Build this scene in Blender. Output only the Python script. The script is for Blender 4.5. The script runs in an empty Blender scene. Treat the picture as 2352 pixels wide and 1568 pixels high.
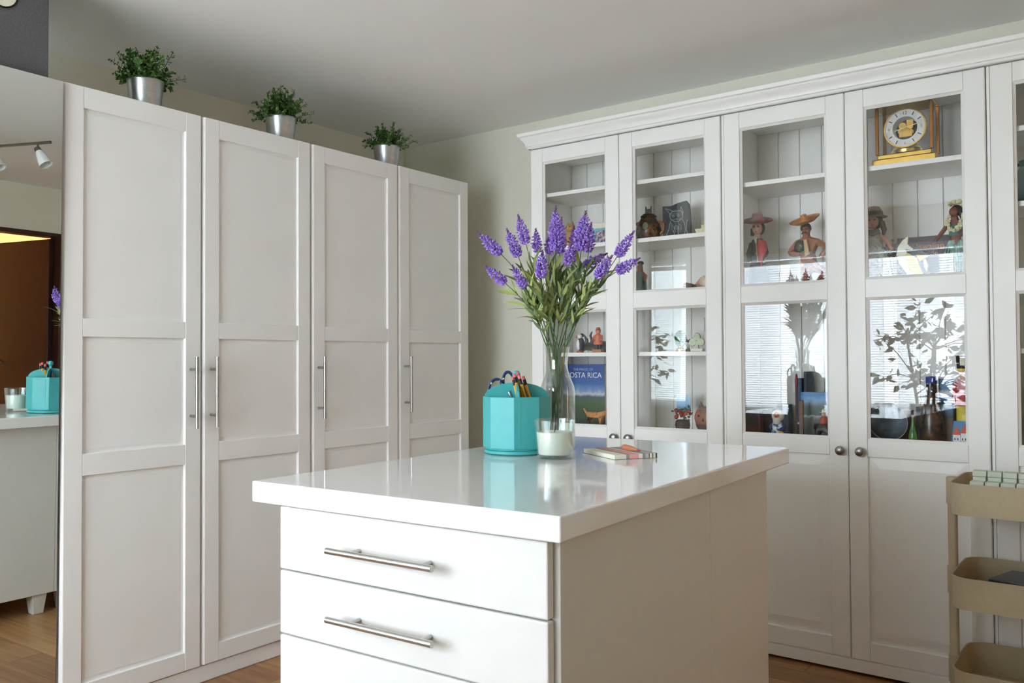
import bpy, bmesh, math, random
import numpy as np
from mathutils import Vector, Matrix
random.seed(7)
S = bpy.context.scene
COL = S.collection
# ------------------------------------------------------------------ camera
W, H, F = 2352, 1568, 1965.34
CAM = np.array([2.7497, -3.2637, 1.1589])
def _axes(yaw=.6426, pitch=.0201, roll=-.0053):
    f = np.array([-math.sin(yaw), math.cos(yaw), 0]); r = np.array([math.cos(yaw), math.sin(yaw), 0]); u = np.array([0, 0, 1.])
    f2 = f*math.cos(pitch)+u*math.sin(pitch); u2 = u*math.cos(pitch)-f*math.sin(pitch)
    return r*math.cos(roll)+u2*math.sin(roll), u2*math.cos(roll)-r*math.sin(roll), f2
AR, AU, AF = _axes()
cd = bpy.data.cameras.new('camera'); cam = bpy.data.objects.new('camera', cd); COL.objects.link(cam)
cd.sensor_width = 36; cd.lens = F/W*36; cd.clip_start = .05
m = Matrix.Identity(4)
for i in range(3):
    m[i][0], m[i][1], m[i][2], m[i][3] = AR[i], AU[i], -AF[i], CAM[i]
cam.matrix_world = m
S.camera = cam
def ray(u, v): return AF+AR*((u-W/2)/F)-AU*((v-H/2)/F)
def hit(u, v, ax, val):            # photo pixel -> point on the plane axis = val
    d = ray(u, v); return CAM+d*((val-CAM[ax])/d[ax])
def deep(u, v, k):                 # photo pixel -> point at depth k along the view
    return CAM+ray(u, v)*k
# ------------------------------------------------------------------ world, exposure
wd = bpy.data.worlds.new('overcast_sky'); S.world = wd; wd.use_nodes = True
bg = wd.node_tree.nodes['Background']; bg.inputs[0].default_value = (.79, .90, 1, 1); bg.inputs[1].default_value = 9.0
S.view_settings.view_transform = 'Standard'; S.view_settings.look = 'None'
S.view_settings.exposure = 1.42; S.view_settings.gamma = 1.0; S.view_settings.use_curve_mapping = False
cy = S.cycles
cy.use_denoising = True; cy.max_bounces = 9; cy.diffuse_bounces = 8; cy.glossy_bounces = 4; cy.transmission_bounces = 4
cy.transparent_max_bounces = 12; cy.caustics_reflective = False; cy.caustics_refractive = False; cy.sample_clamp_indirect = 12; cy.use_adaptive_sampling = True; cy.adaptive_threshold = .05
# room extents
XL, XR, YB, YF, ZC = -.75, 3.99, .364, -4.3, 2.393
WX0, WX1, WZ0, WZ1 = -.36, 1.86, .66, 2.09          # window opening in the wall behind the camera
pl = bpy.data.lights.new('window_daylight_portal', 'AREA'); pl.shape = 'RECTANGLE'; pl.size = WX1-WX0; pl.size_y = WZ1-WZ0
pl.cycles.is_portal = True
po = bpy.data.objects.new('window_daylight_portal', pl); COL.objects.link(po)
po.location = ((WX0+WX1)/2, YF-.02, (WZ0+WZ1)/2); po.rotation_euler = (math.radians(90), 0, 0)

# ------------------------------------------------------------------ materials
def lin(c):
    if isinstance(c, str): c = [int(c[i:i+2], 16)/255 for i in (0, 2, 4)]
    return tuple((x/12.92 if x <= .04045 else ((x+.055)/1.055)**2.4) for x in c)
MATS = {}
def nt(name):
    mt = bpy.data.materials.new(name); mt.use_nodes = True; t = mt.node_tree
    return mt, t, t.nodes['Principled BSDF']
def pm(name, col, rough=.5, metal=0., var=.04, scale=25., bump=0., spec=.5, coat=0., sss=0., emit=None, stretch=None):
    if name in MATS: return MATS[name]
    mt, t, b = nt(name); c = lin(col)
    tc = t.nodes.new('ShaderNodeTexCoord'); no = t.nodes.new('ShaderNodeTexNoise'); no.inputs['Scale'].default_value = scale
    src = tc.outputs['Object']
    if stretch:
        mp = t.nodes.new('ShaderNodeMapping'); mp.inputs['Scale'].default_value = stretch
        t.links.new(src, mp.inputs[0]); src = mp.outputs[0]
    t.links.new(src, no.inputs['Vector'])
    rp = t.nodes.new('ShaderNodeValToRGB'); e = rp.color_ramp.elements
    e[0].position, e[1].position = .3, .7
    e[0].color = tuple(x*(1-var) for x in c)+(1,); e[1].color = tuple(min(1, x*(1+var)) for x in c)+(1,)
    t.links.new(no.outputs['Fac'], rp.inputs[0]); t.links.new(rp.outputs[0], b.inputs['Base Color'])
    b.inputs['Roughness'].default_value = rough; b.inputs['Metallic'].default_value = metal
    b.inputs['Specular IOR Level'].default_value = spec; b.inputs['Coat Weight'].default_value = coat
    if sss: b.inputs['Subsurface Weight'].default_value = sss; b.inputs['Subsurface Radius'].default_value = (.02, .015, .01)
    if bump:
        bp = t.nodes.new('ShaderNodeBump'); bp.inputs['Strength'].default_value = bump; bp.inputs['Distance'].default_value = .002
        t.links.new(no.outputs['Fac'], bp.inputs['Height']); t.links.new(bp.outputs[0], b.inputs['Normal'])
    if emit: b.inputs['Emission Color'].default_value = lin(emit[0])+(1,); b.inputs['Emission Strength'].default_value = emit[1]
    MATS[name] = mt; return mt
def ramp_mat(name, stops, coord='Generated', axis=2, noise=.0, nscale=8., rough=.5, const=False):
    """flat print: colour bands along one axis, edges broken up by noise"""
    if name in MATS: return MATS[name]
    mt, t, b = nt(name)
    tc = t.nodes.new('ShaderNodeTexCoord'); sp = t.nodes.new('ShaderNodeSeparateXYZ'); t.links.new(tc.outputs[coord], sp.inputs[0])
    no = t.nodes.new('ShaderNodeTexNoise'); no.inputs['Scale'].default_value = nscale; t.links.new(tc.outputs[coord], no.inputs['Vector'])
    ma = t.nodes.new('ShaderNodeMath'); ma.operation = 'MULTIPLY_ADD'; t.links.new(no.outputs['Fac'], ma.inputs[0]); ma.inputs[1].default_value = noise
    t.links.new(sp.outputs[axis], ma.inputs[2])
    rp = t.nodes.new('ShaderNodeValToRGB'); rp.color_ramp.interpolation = 'CONSTANT' if const else 'LINEAR'
    e = rp.color_ramp.elements
    while len(e) < len(stops): e.new(.5)
    for i, (p_, c_) in enumerate(stops): e[i].position = min(1, max(0, p_+noise*.5)); e[i].color = lin(c_)+(1,)
    t.links.new(ma.outputs[0], rp.inputs[0]); t.links.new(rp.outputs[0], b.inputs['Base Color']); b.inputs['Roughness'].default_value = rough
    MATS[name] = mt; return mt
def noise_mat(name, cols, scale, rough=.6, lo=.32, hi=.68, const=False, metal=0., coat=0.):
    if name in MATS: return MATS[name]
    mt, t, b = nt(name)
    tc = t.nodes.new('ShaderNodeTexCoord'); no = t.nodes.new('ShaderNodeTexNoise'); no.inputs['Scale'].default_value = scale; no.inputs['Detail'].default_value = 3
    t.links.new(tc.outputs['Object'], no.inputs['Vector'])
    rp = t.nodes.new('ShaderNodeValToRGB'); e = rp.color_ramp.elements; rp.color_ramp.interpolation = 'CONSTANT' if const else 'LINEAR'
    while len(e) < len(cols): e.new(.5)
    for i, c in enumerate(cols): e[i].position = lo+(hi-lo)*i/(len(cols)-1 if not const else len(cols)); e[i].color = lin(c)+(1,)
    t.links.new(no.outputs['Fac'], rp.inputs[0]); t.links.new(rp.outputs[0], b.inputs['Base Color'])
    b.inputs['Roughness'].default_value = rough; b.inputs['Metallic'].default_value = metal; b.inputs['Coat Weight'].default_value = coat
    MATS[name] = mt; return mt
def glass_mat(name, f0=.045, tint=(1, 1, 1), power=5., edge=1.):
    """thin clear glass: transmits straight through, mirrors by viewing angle (Schlick)"""
    mt = bpy.data.materials.new(name); mt.use_nodes = True; t = mt.node_tree; t.nodes.clear()
    o = t.nodes.new('ShaderNodeOutputMaterial'); mx = t.nodes.new('ShaderNodeMixShader'); tr = t.nodes.new('ShaderNodeBsdfTransparent'); gl = t.nodes.new('ShaderNodeBsdfGlossy')
    tr.inputs[0].default_value = tint+(1,); gl.inputs['Roughness'].default_value = 0; gl.inputs[0].default_value = (1, 1, 1, 1)
    lw = t.nodes.new('ShaderNodeLayerWeight'); pw = t.nodes.new('ShaderNodeMath'); pw.operation = 'POWER'; pw.inputs[1].default_value = power
    lw.inputs[0].default_value = .5
    t.links.new(lw.outputs['Facing'], pw.inputs[0])
    ma = t.nodes.new('ShaderNodeMath'); ma.operation = 'MULTIPLY_ADD'; ma.inputs[1].default_value = (1-f0)*edge; ma.inputs[2].default_value = f0; ma.use_clamp = True
    t.links.new(pw.outputs[0], ma.inputs[0]); t.links.new(ma.outputs[0], mx.inputs[0]); t.links.new(tr.outputs[0], mx.inputs[1]); t.links.new(gl.outputs[0], mx.inputs[2])
    t.links.new(mx.outputs[0], o.inputs[0]); return mt
def sheer_mat(name, trans, col):
    mt = bpy.data.materials.new(name); mt.use_nodes = True; t = mt.node_tree; t.nodes.clear()
    o = t.nodes.new('ShaderNodeOutputMaterial'); mx = t.nodes.new('ShaderNodeMixShader'); m2 = t.nodes.new('ShaderNodeMixShader')
    tr = t.nodes.new('ShaderNodeBsdfTransparent'); di = t.nodes.new('ShaderNodeBsdfDiffuse'); tl = t.nodes.new('ShaderNodeBsdfTranslucent')
    no = t.nodes.new('ShaderNodeTexNoise'); no.inputs['Scale'].default_value = 60
    mr = t.nodes.new('ShaderNodeMapRange'); mr.inputs['To Min'].default_value = trans-.05; mr.inputs['To Max'].default_value = trans+.05
    t.links.new(no.outputs['Fac'], mr.inputs['Value'])
    for n_ in (di, tl): n_.inputs[0].default_value = lin(col)+(1,)
    m2.inputs[0].default_value = .6
    t.links.new(di.outputs[0], m2.inputs[1]); t.links.new(tl.outputs[0], m2.inputs[2]); t.links.new(mr.outputs[0], mx.inputs[0])
    if trans < .1:          # opaque plastic: diffuse and translucent only
        t.links.new(m2.outputs[0], o.inputs[0]); return mt
    t.links.new(m2.outputs[0], mx.inputs[1]); t.links.new(tr.outputs[0], mx.inputs[2]); t.links.new(mx.outputs[0], o.inputs[0]); return mt

WHITE = pm('white_lacquer', 'efeeec', .35, var=.012, scale=6)
BWHITE = pm('warm_white_paint', 'efeeea', .4, var=.012, scale=6)
BACKW = pm('white_backboard', 'eae8e2', .5, var=.015)
TOPW = pm('white_worktop', 'f1f1f0', .09, var=.01, spec=.55, coat=.4)
ISLW = pm('white_foil', 'dddcd9', .35, var=.01)
STEEL = pm('brushed_steel', 'b4b2ae', .28, 1., var=.06, scale=200, stretch=(1, 1, .05))
PEWTER = pm('pewter', '8f8a86', .32, 1., var=.05)
WALLP = pm('cream_wall_paint', 'e2dfd0', .8, var=.015, scale=90, bump=.05)
CEILP = pm('white_ceiling_paint', 'f3f2f1', .9, var=.01, scale=120, bump=.05)
MIRROR = pm('mirror_silver', 'e6ebe8', .0, 1., var=0)
GLASS = glass_mat('cabinet_glass', .027)
WGLASS = glass_mat('window_glass', .03)
VGLASS = glass_mat('carafe_glass', .06, (.955, .975, .97), 2.2, .8)
TGLASS = glass_mat('tumbler_glass', .06, (.95, .985, .975), 2.2, .7)
BLACKM = pm('black_plastic', '1c1c1e', .4)
GOLD = pm('polished_brass', 'd8b35a', .22, 1., var=.06)
DGOLD = pm('dark_brass', '8a5a24', .35, 1., var=.08)
SHEER = sheer_mat('sheer_curtain_cloth', .55, 'f4f4f4')
SLATM = sheer_mat('blind_slat_plastic', .06, 'f2f2f0')

# ------------------------------------------------------------------ mesh builder
class MB:
    def __init__(s): s.v, s.f, s.m = [], [], []
    def add(s, vs, fs, mi=0):
        o = len(s.v); s.v += [tuple(map(float, p)) for p in vs]; s.f += [tuple(i+o for i in f) for f in fs]; s.m += [mi]*len(fs); return s
    def box(s, x0, x1, y0, y1, z0, z1, mi=0):
        return s.add([(x0, y0, z0), (x1, y0, z0), (x1, y1, z0), (x0, y1, z0), (x0, y0, z1), (x1, y0, z1), (x1, y1, z1), (x0, y1, z1)],
                     [(0, 3, 2, 1), (4, 5, 6, 7), (0, 1, 5, 4), (1, 2, 6, 5), (2, 3, 7, 6), (3, 0, 4, 7)], mi)
    def prism(s, poly, ax, a, b, mi=0):
        n = len(poly)
        def P(q, h): return {0: (h, q[0], q[1]), 1: (q[0], h, q[1]), 2: (q[0], q[1], h)}[ax]
        return s.add([P(q, a) for q in poly]+[P(q, b) for q in poly],
                     [tuple(range(n))[::-1], tuple(range(n, 2*n))]+[(i, (i+1) % n, n+(i+1) % n, n+i) for i in range(n)], mi)
    def lathe(s, prof, c=(0, 0, 0), n=24, mi=0, sx=1., sy=1.):
        vs, fs, rings = [], [], []
        for r, z in prof:
            if r < 1e-6: rings.append([len(vs)]); vs.append((c[0], c[1], c[2]+z))
            else:
                rings.append(list(range(len(vs), len(vs)+n)))
                vs += [(c[0]+r*sx*math.cos(2*math.pi*k/n), c[1]+r*sy*math.sin(2*math.pi*k/n), c[2]+z) for k in range(n)]
        for a, b in zip(rings, rings[1:]):
            for k in range(n):
                k2 = (k+1) % n
                if len(a) == 1 and len(b) == 1: continue
                if len(a) == 1: fs.append((a[0], b[k2], b[k]))
                elif len(b) == 1: fs.append((a[k], a[k2], b[0]))
                else: fs.append((a[k], a[k2], b[k2], b[k]))
        return s.add(vs, fs, mi)
    def tube(s, path, r, n=8, mi=0, cap=True):
        path = [Vector(map(float, p)) for p in path]; k = len(path)
        rr = r if isinstance(r, (list, tuple)) else [r]*k
        vs, fs = [], []; up = None
        for i, p in enumerate(path):
            d = (path[min(i+1, k-1)]-path[max(i-1, 0)])
            d = d.normalized() if d.length > 1e-9 else Vector((0, 0, 1))
            if up is None: up = d.orthogonal().normalized()
            up = (up-d*up.dot(d)); up = up.normalized() if up.length > 1e-6 else d.orthogonal().normalized()
            w = d.cross(up)
            vs += [p+(up*math.cos(2*math.pi*j/n)+w*math.sin(2*math.pi*j/n))*rr[i] for j in range(n)]
        for i in range(k-1):
            for j in range(n): fs.append((i*n+j, i*n+(j+1) % n, (i+1)*n+(j+1) % n, (i+1)*n+j))
        if cap: fs += [tuple(range(n))[::-1], tuple(range((k-1)*n, k*n))]
        return s.add(vs, fs, mi)
    def ell(s, c, r, n=14, mm=9, mi=0):
        if not isinstance(r, (tuple, list)): r = (r, r, r)
        o = len(s.v)
        s.lathe([(math.sin(math.pi*i/mm), -math.cos(math.pi*i/mm)) for i in range(mm+1)], (0, 0, 0), n, mi)
        s.v[o:] = [(c[0]+x*r[0], c[1]+y*r[1], c[2]+z*r[2]) for x, y, z in s.v[o:]]
        return s
    def xf(s, M):
        s.v = [tuple(M @ Vector(p)) for p in s.v]; return s
    def build(s, name, mats, parent=None, loc=None, bevel=0., seg=2, smooth=35., rot=None):
        me = bpy.data.meshes.new(name); me.from_pydata(s.v, [], s.f); me.update()
        b = bmesh.new(); b.from_mesh(me); bmesh.ops.recalc_face_normals(b, faces=b.faces); b.to_mesh(me); b.free()
        for mt in (mats if isinstance(mats, (list, tuple)) else [mats]): me.materials.append(mt)
        for i, pg in enumerate(me.polygons): pg.material_index = s.m[i]; pg.use_smooth = bool(smooth)
        if smooth: me.set_sharp_from_angle(angle=math.radians(smooth))
        o = bpy.data.objects.new(name, me); COL.objects.link(o)
        if parent: o.parent = parent
        if loc is not None: o.location = loc
        if rot is not None: o.rotation_euler = rot
        if bevel:
            bv = o.modifiers.new('bevel', 'BEVEL'); bv.width = bevel; bv.segments = seg; bv.limit_method = 'ANGLE'; bv.angle_limit = math.radians(40)
        return o
def tag(o, label, cat, group=None):
    o['label'] = label; o['category'] = cat
    if group: o['group'] = group
    return o
def thing(name, label, cat, loc=(0, 0, 0), rz=0., group=None):
    o = bpy.data.objects.new(name, None); COL.objects.link(o); o.empty_display_size = .05
    o.location = tuple(map(float, loc)); o.rotation_euler = (0, 0, rz); return tag(o, label, cat, group)
def struct(o): o['kind'] = 'structure'; return o
def stuff(o): o['kind'] = 'stuff'; return o
def link_copy(src, name, parent, loc, rot=(0, 0, 0), sc=(1, 1, 1)):
    o = bpy.data.objects.new(name, src.data); COL.objects.link(o); o.parent = parent; o.location = loc; o.rotation_euler = rot; o.scale = sc
    for md in src.modifiers:
        if md.type == 'BEVEL':
            bv = o.modifiers.new('bevel', 'BEVEL'); bv.width = md.width; bv.segments = md.segments; bv.limit_method = 'ANGLE'; bv.angle_limit = md.angle_limit
    return o
def text(name, body, size, mat, parent, loc, rot=(math.pi/2, 0, 0), align='CENTER', sx=1., ext=.0004):
    cu = bpy.data.curves.new(name, 'FONT'); cu.body = body; cu.size = size; cu.align_x = align; cu.extrude = ext
    t = bpy.data.objects.new(name+'_c', cu); COL.objects.link(t)
    bpy.context.view_layer.update()
    me = bpy.data.meshes.new_from_object(t.evaluated_get(bpy.context.evaluated_depsgraph_get()))
    bpy.data.objects.remove(t); me.materials.clear(); me.materials.append(mat)
    o = bpy.data.objects.new(name, me); COL.objects.link(o); o.parent = parent; o.location = loc; o.rotation_euler = rot; o.scale = (sx, 1, 1); return o
def skin_body(name, joints, edges, mat, parent, sub=1):
    """one continuous body: joints = [(x,y,z,r)], skinned and smoothed"""
    me = bpy.data.meshes.new(name); me.from_pydata([j[:3] for j in joints], edges, []); me.update()
    o = bpy.data.objects.new(name, me); COL.objects.link(o); o.parent = parent
    o.modifiers.new('skin', 'SKIN'); ss = o.modifiers.new('subsurf', 'SUBSURF'); ss.levels = ss.render_levels = sub
    for v, j in zip(me.skin_vertices[0].data, joints):
        r = j[3] if isinstance(j[3], tuple) else (j[3], j[3]); v.radius = r
    me.skin_vertices[0].data[0].use_root = True
    me.materials.append(mat)
    return o

# ================================================================== setting
def wall(name, mb, mat): return struct(mb.build(name, mat, smooth=0))
T = .12
b = MB().box(XL-T, XL, YF-T, YB+T, 0, ZC); wall('wall_left', b, WALLP)
b = MB().box(XL, XR, YB, YB+T, 0, ZC); wall('wall_back', b, WALLP)
DY0, DY1, DZ = -.50, .34, 2.045
b = MB().box(XR, XR+T, YF-T, DY0, 0, ZC).box(XR, XR+T, DY1, YB+T, 0, ZC).box(XR, XR+T, DY0, DY1, DZ, ZC); wall('wall_right', b, WALLP)
b = MB().box(XL, WX0, YF-T, YF, 0, ZC).box(WX1, XR, YF-T, YF, 0, ZC).box(WX0, WX1, YF-T, YF, 0, WZ0).box(WX0, WX1, YF-T, YF, WZ1, ZC); wall('wall_front', b, WALLP)
b = MB().box(XL-T, XR+T, YF-T, YB+T, ZC, ZC+.1); wall('ceiling', b, CEILP)
# floor: a dark sub floor with boards laid along x
def wood_floor():
    mt, t, bs = nt('floor_laminate')
    tc = t.nodes.new('ShaderNodeTexCoord'); oi = t.nodes.new('ShaderNodeObjectInfo')
    mp = t.nodes.new('ShaderNodeMapping'); mp.inputs['Scale'].default_value = (1.2, 16, 1)
    cb = t.nodes.new('ShaderNodeCombineXYZ'); mu = t.nodes.new('ShaderNodeMath'); mu.operation = 'MULTIPLY'; mu.inputs[1].default_value = 37
    t.links.new(oi.outputs['Random'], mu.inputs[0]); t.links.new(mu.outputs[0], cb.inputs[0]); t.links.new(mu.outputs[0], cb.inputs[2])
    t.links.new(tc.outputs['Object'], mp.inputs[0]); t.links.new(cb.outputs[0], mp.inputs['Location'])
    no = t.nodes.new('ShaderNodeTexNoise'); no.inputs['Scale'].default_value = 2.5; no.inputs['Detail'].default_value = 6; t.links.new(mp.outputs[0], no.inputs['Vector'])
    ad = t.nodes.new('ShaderNodeMath'); ad.operation = 'MULTIPLY_ADD'; ad.inputs[1].default_value = .35; t.links.new(oi.outputs['Random'], ad.inputs[0]); t.links.new(no.outputs['Fac'], ad.inputs[2])
    rp = t.nodes.new('ShaderNodeValToRGB'); e = rp.color_ramp.elements; e[0].position, e[1].position = .35, .95
    e[0].color = lin('764a29')+(1,); e[1].color = lin('b08557')+(1,)
    t.links.new(ad.outputs[0], rp.inputs[0]); t.links.new(rp.outputs[0], bs.inputs['Base Color']); bs.inputs['Roughness'].default_value = .32
    return mt
FLOORM = wood_floor()
fl = struct(MB().box(XL-T, XR+T, YF-T, YB+T, -.06, -.012).build('floor', pm('dark_subfloor', '2a1c10', .8), smooth=0))
PWD = .128
boards = {}
y = YF; row = 0
while y < YB-.01:
    x = XL-random.uniform(0, 1.1)
    w_ = min(PWD, YB-y)
    while x < XR:
        x0, x1 = max(x, XL), min(x+1.26, XR)
        key = (round(x1-x0, 3), round(w_, 3))
        if x1-x0 > .02:
            if key not in boards:
                boards[key] = MB().box(0, x1-x0-.0015, 0, w_-.0015, -.012, 0).build('floorboard', FLOORM, fl, loc=(x0, y, 0), smooth=0)
            else: link_copy(boards[key], 'floorboard', fl, (x0, y, 0))
        x += 1.26
    y += PWD; row += 1
# hallway beyond the door opening
HALLP = pm('hall_paint', 'cf9656', .85, var=.02)
wall('wall_hall_far', MB().box(5.5, 5.6, -1.6, 1.6, 0, ZC), HALLP)
wall('wall_hall_side', MB().box(XR+T, 5.5, 1.5, 1.6, 0, ZC).box(XR+T, 5.5, -1.6, -1.5, 0, ZC), HALLP)
wall('ceiling_hall', MB().box(XR+T, 5.6, -1.6, 1.6, ZC, ZC+.1), HALLP)
struct(MB().box(XR+T, 5.6, -1.6, 1.6, -.06, 0).build('floor_hall', pm('hall_floor_tile', '8a6a4a', .4), smooth=0))
DWOOD = pm('dark_walnut_veneer', '28110a', .5, var=.35, scale=5, stretch=(14, 14, 1.2), coat=.05)
FRAMEW = pm('dark_door_frame', '3a2216', .4, var=.2, scale=8, stretch=(8, 8, 1))
tr = struct(MB().box(XR-.012, XR+T+.012, DY0-.0, DY0+.03, 0, DZ).box(XR-.012, XR+T+.012, DY1-.03, DY1, 0, DZ).box(XR-.012, XR+T+.012, DY0, DY1, DZ-.03, DZ).build('trim_1', FRAMEW, bevel=.003))
d1 = struct(MB().box(0, .76, -.02, .02, .01, DZ-.04).build('door_1', DWOOD, loc=(XR+.07, DY1-.054, 0), rot=(0, 0, -.03), bevel=.003))
MB().tube([(.69, -.02, 1.02), (.69, -.06, 1.02), (.58, -.06, 1.02)], .009, 10).build('door_handle', STEEL, d1)
lp = thing('hall_lamp', 'warm glowing round ceiling lamp in the hallway beyond the door', 'lamp', (4.85, .75, 2.4))
MB().lathe([(0, 0), (.07, 0), (.07, -.02), (0, -.02)], n=20).build('ceiling_plate', STEEL, lp)
MB().ell((0, 0, -.13), (.12, .12, .11)).build('glass_globe', pm('lit_globe', 'ffb060', .4, emit=('ffa050', 3.)), lp)

# window behind the camera
FRW = pm('white_window_frame', 'eeeeec', .35, var=.01)
wn = MB()
for a, c in ((WX0, WX0+.05), (WX1-.05, WX1)): wn.box(a, c, YF-.09, YF-.03, WZ0, WZ1)
wn.box(WX0, WX1, YF-.09, YF-.03, WZ0, WZ0+.05).box(WX0, WX1, YF-.09, YF-.03, WZ1-.05, WZ1)
sash = (WX1-WX0)/2
for k in (1,): wn.box(WX0+sash*k-.03, WX0+sash*k+.03, YF-.09, YF-.03, WZ0, WZ1)
w1 = struct(wn.build('window_1', FRW, bevel=.003))
for k in range(2):
    a = WX0+sash*k+.04; MB().add([(a, YF-.06, WZ0+.04), (a+sash-.08, YF-.06, WZ0+.04), (a+sash-.08, YF-.06, WZ1-.04), (a, YF-.06, WZ1-.04)], [(0, 1, 2, 3)]).build('pane', WGLASS, w1, smooth=0)
MB().box(WX0-.04, WX1+.04, YF-.02, YF+.05, WZ0-.03, WZ0).build('window_sill', FRW, w1, bevel=.004)
# venetian blinds: one per sash
slat0 = None; SLT = -14
for k in range(2):
    a = WX0+sash*k+.05; wdt = sash-.1
    bl = thing('venetian_blind', ['white venetian blind over the window sash nearest the mirror', 'white venetian blind over the window sash farthest from the mirror'][k], 'blind', (a, YF+.005, WZ0), group='blinds along the window')
    MB().box(0, wdt, -.012, .022, 1.325, 1.365).build('head_rail', FRW, bl, bevel=.003)
    MB().box(0, wdt, -.008, .018, .03, .045).build('bottom_rail', FRW, bl, bevel=.003)
    n = 60
    for i in range(n):
        z = .065+i*(1.315-.065)/n
        if slat0 is None:
            prof = [(-.0105, -.003), (0, .0005), (.0105, -.003)]
            vs = [(xx, p_[0], p_[1]) for xx in (0, wdt) for p_ in prof]
            slat0 = MB().add(vs, [(0, 1, 4, 3), (1, 2, 5, 4)]).build('slat', SLATM, bl, loc=(0, .005, z), rot=(math.radians(SLT), 0, 0))
        else: link_copy(slat0, 'slat', bl, (0, .005, z), (math.radians(SLT), 0, 0))
    for xx in (.15, wdt-.15): MB().tube([(xx, .005, .04), (xx, .005, 1.33)], .0012, 5).build('ladder_cord', FRW, bl)
# sheer curtains hanging in narrow folds
def curtain(x0, x1, lab):
    n = int((x1-x0)/.012); vs, fs = [], []
    for i in range(n+1):
        xx = (x1-x0)*i/n; yy = .022*math.sin(xx*46)+.012*math.sin(xx*23+1)
        vs += [(xx, yy, 0), (xx, yy*.8, 1.44)]
    for i in range(n): fs.append((2*i, 2*i+2, 2*i+3, 2*i+1))
    o = MB().add(vs, fs).build('sheer_curtain', SHEER, loc=(x0, YF+.085, WZ0-.02), smooth=80)
    tag(o, lab, 'curtain', 'sheer curtains on the window')
curtain(-.32, .12, 'sheer white curtain at the window end nearest the mirror')
curtain(.20, .56, 'sheer white curtain second from the mirror end of the window')
curtain(.66, .98, 'sheer white curtain in the middle of the window')
curtain(1.08, 1.40, 'sheer white curtain behind the ficus plant')
curtain(1.50, 1.82, 'sheer white curtain at the window end farthest from the mirror')
tag(MB().tube([(WX0-.1, YF+.085, WZ1+.05), (WX1+.1, YF+.085, WZ1+.05)], .011, 10).build('curtain_rod', FRW), 'white curtain rod above the window behind the island', 'rod')

# ================================================================== framed doors (u = width, z = height, front at depth 0 facing -y)
def framed_door(name, parent, loc, rz, w, z0, z1, t, sl, sr, rails, ch, mat):
    """stiles full height with chamfered outer edge, rails between; returns the door object"""
    d = MB()
    d.prism([(0, t), (0, ch), (ch, 0), (sl, 0), (sl, t)], 2, z0, z1)
    d.prism([(w, t), (w-sr, t), (w-sr, 0), (w-ch, 0), (w, ch)], 2, z0, z1)
    for a, c in rails: d.box(sl+.0006, w-sr-.0006, 0.0004, t, a, c)
    return d.build(name, mat, parent, loc=loc, rot=(0, 0, rz), bevel=.0012, seg=1, smooth=0)
def field_panel(door, u0, u1, z0, z1, de, df, bw, mat, name='panel', t=.016):
    p = MB()
    vs = [(u0, de, z0), (u1, de, z0), (u1, de, z1), (u0, de, z1), (u0+bw, df, z0+bw), (u1-bw, df, z0+bw), (u1-bw, df, z1-bw), (u0+bw, df, z1-bw),
          (u0, t, z0), (u1, t, z0), (u1, t, z1), (u0, t, z1)]
    p.add(vs, [(4, 5, 6, 7), (0, 1, 5, 4), (1, 2, 6, 5), (2, 3, 7, 6), (3, 0, 4, 7), (8, 9, 1, 0), (9, 10, 2, 1), (10, 11, 3, 2), (11, 8, 0, 3), (11, 10, 9, 8)])
    return p.build(name, mat, door, smooth=0)
def bar_handle_v(door, u, z0, z1, out=.04):
    h = MB().tube([(u, -out, z0), (u, -out, z1)], .0062, 12)
    for z in (z0+.043, z1-.045): h.tube([(u, .001, z), (u, -out, z)], .005, 10)
    return h.build('handle', STEEL, door)
# ------------------------------------------------------------------ wardrobes (fronts in the plane x = 0, facing +x)
ZW = 2.045
Y0 = -1.9585
def wardrobe(name, lab, y0, y1):
    w = thing(name, lab, 'wardrobe', (-.3, (y0+y1)/2, 0))
    ox, oy = .3, -(y0+y1)/2
    c = MB(); xb, xf = -.60+ox, -.021+ox
    a, e = y0+oy, y1+oy
    c.box(xb, xf, a, a+.018, 0, ZW-.003).box(xb, xf, e-.018, e, 0, ZW-.003).box(xb, xf, a+.018, e-.018, ZW-.021, ZW-.003).box(xb, xf, a+.018, e-.018, .05, .068).box(xb, xb+.006, a+.018, e-.018, .068, ZW-.021)
    c.build('carcass', WHITE, w, smooth=0)
    MB().box(xf-.03, xf+.012, a, e, 0, .058).build('plinth', WHITE, w, bevel=.003)
    return w, ox, oy
def wdoor(w, ox, oy, ya, yb, handle_u):
    wd_ = yb-ya
    # local door frame: u -> +y world, front (-y local) -> +x world : rotate +90 deg about z
    d = framed_door('door', w, (ox, ya+oy, 0), math.pi/2, wd_, .064, ZW, .02, .066, .066, [(1.976, ZW), (1.237, 1.296), (.7905, .8605), (.064, .128)], .0075, WHITE)
    for z0, z1 in ((1.296, 1.976), (.8605, 1.237), (.128, .7905)):
        field_panel(d, .066, wd_-.066, z0, z1, .013, .0095, .016, WHITE)
    bar_handle_v(d, handle_u, .918, 1.172)
    return d
w, ox, oy = wardrobe('wardrobe', 'tall white wardrobe standing between the mirror door and the next wardrobe', Y0, Y0+1.003)
wdoor(w, ox, oy, Y0+.002, Y0+.499, .452); wdoor(w, ox, oy, Y0+.503, Y0+1.001, .033)
w, ox, oy = wardrobe('wardrobe', 'tall white wardrobe closest to the room corner', Y0+1.004, Y0+2.011)
wdoor(w, ox, oy, Y0+1.006, Y0+1.506, .032); wdoor(w, ox, oy, Y0+1.510, Y0+2.009, .038)
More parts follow.
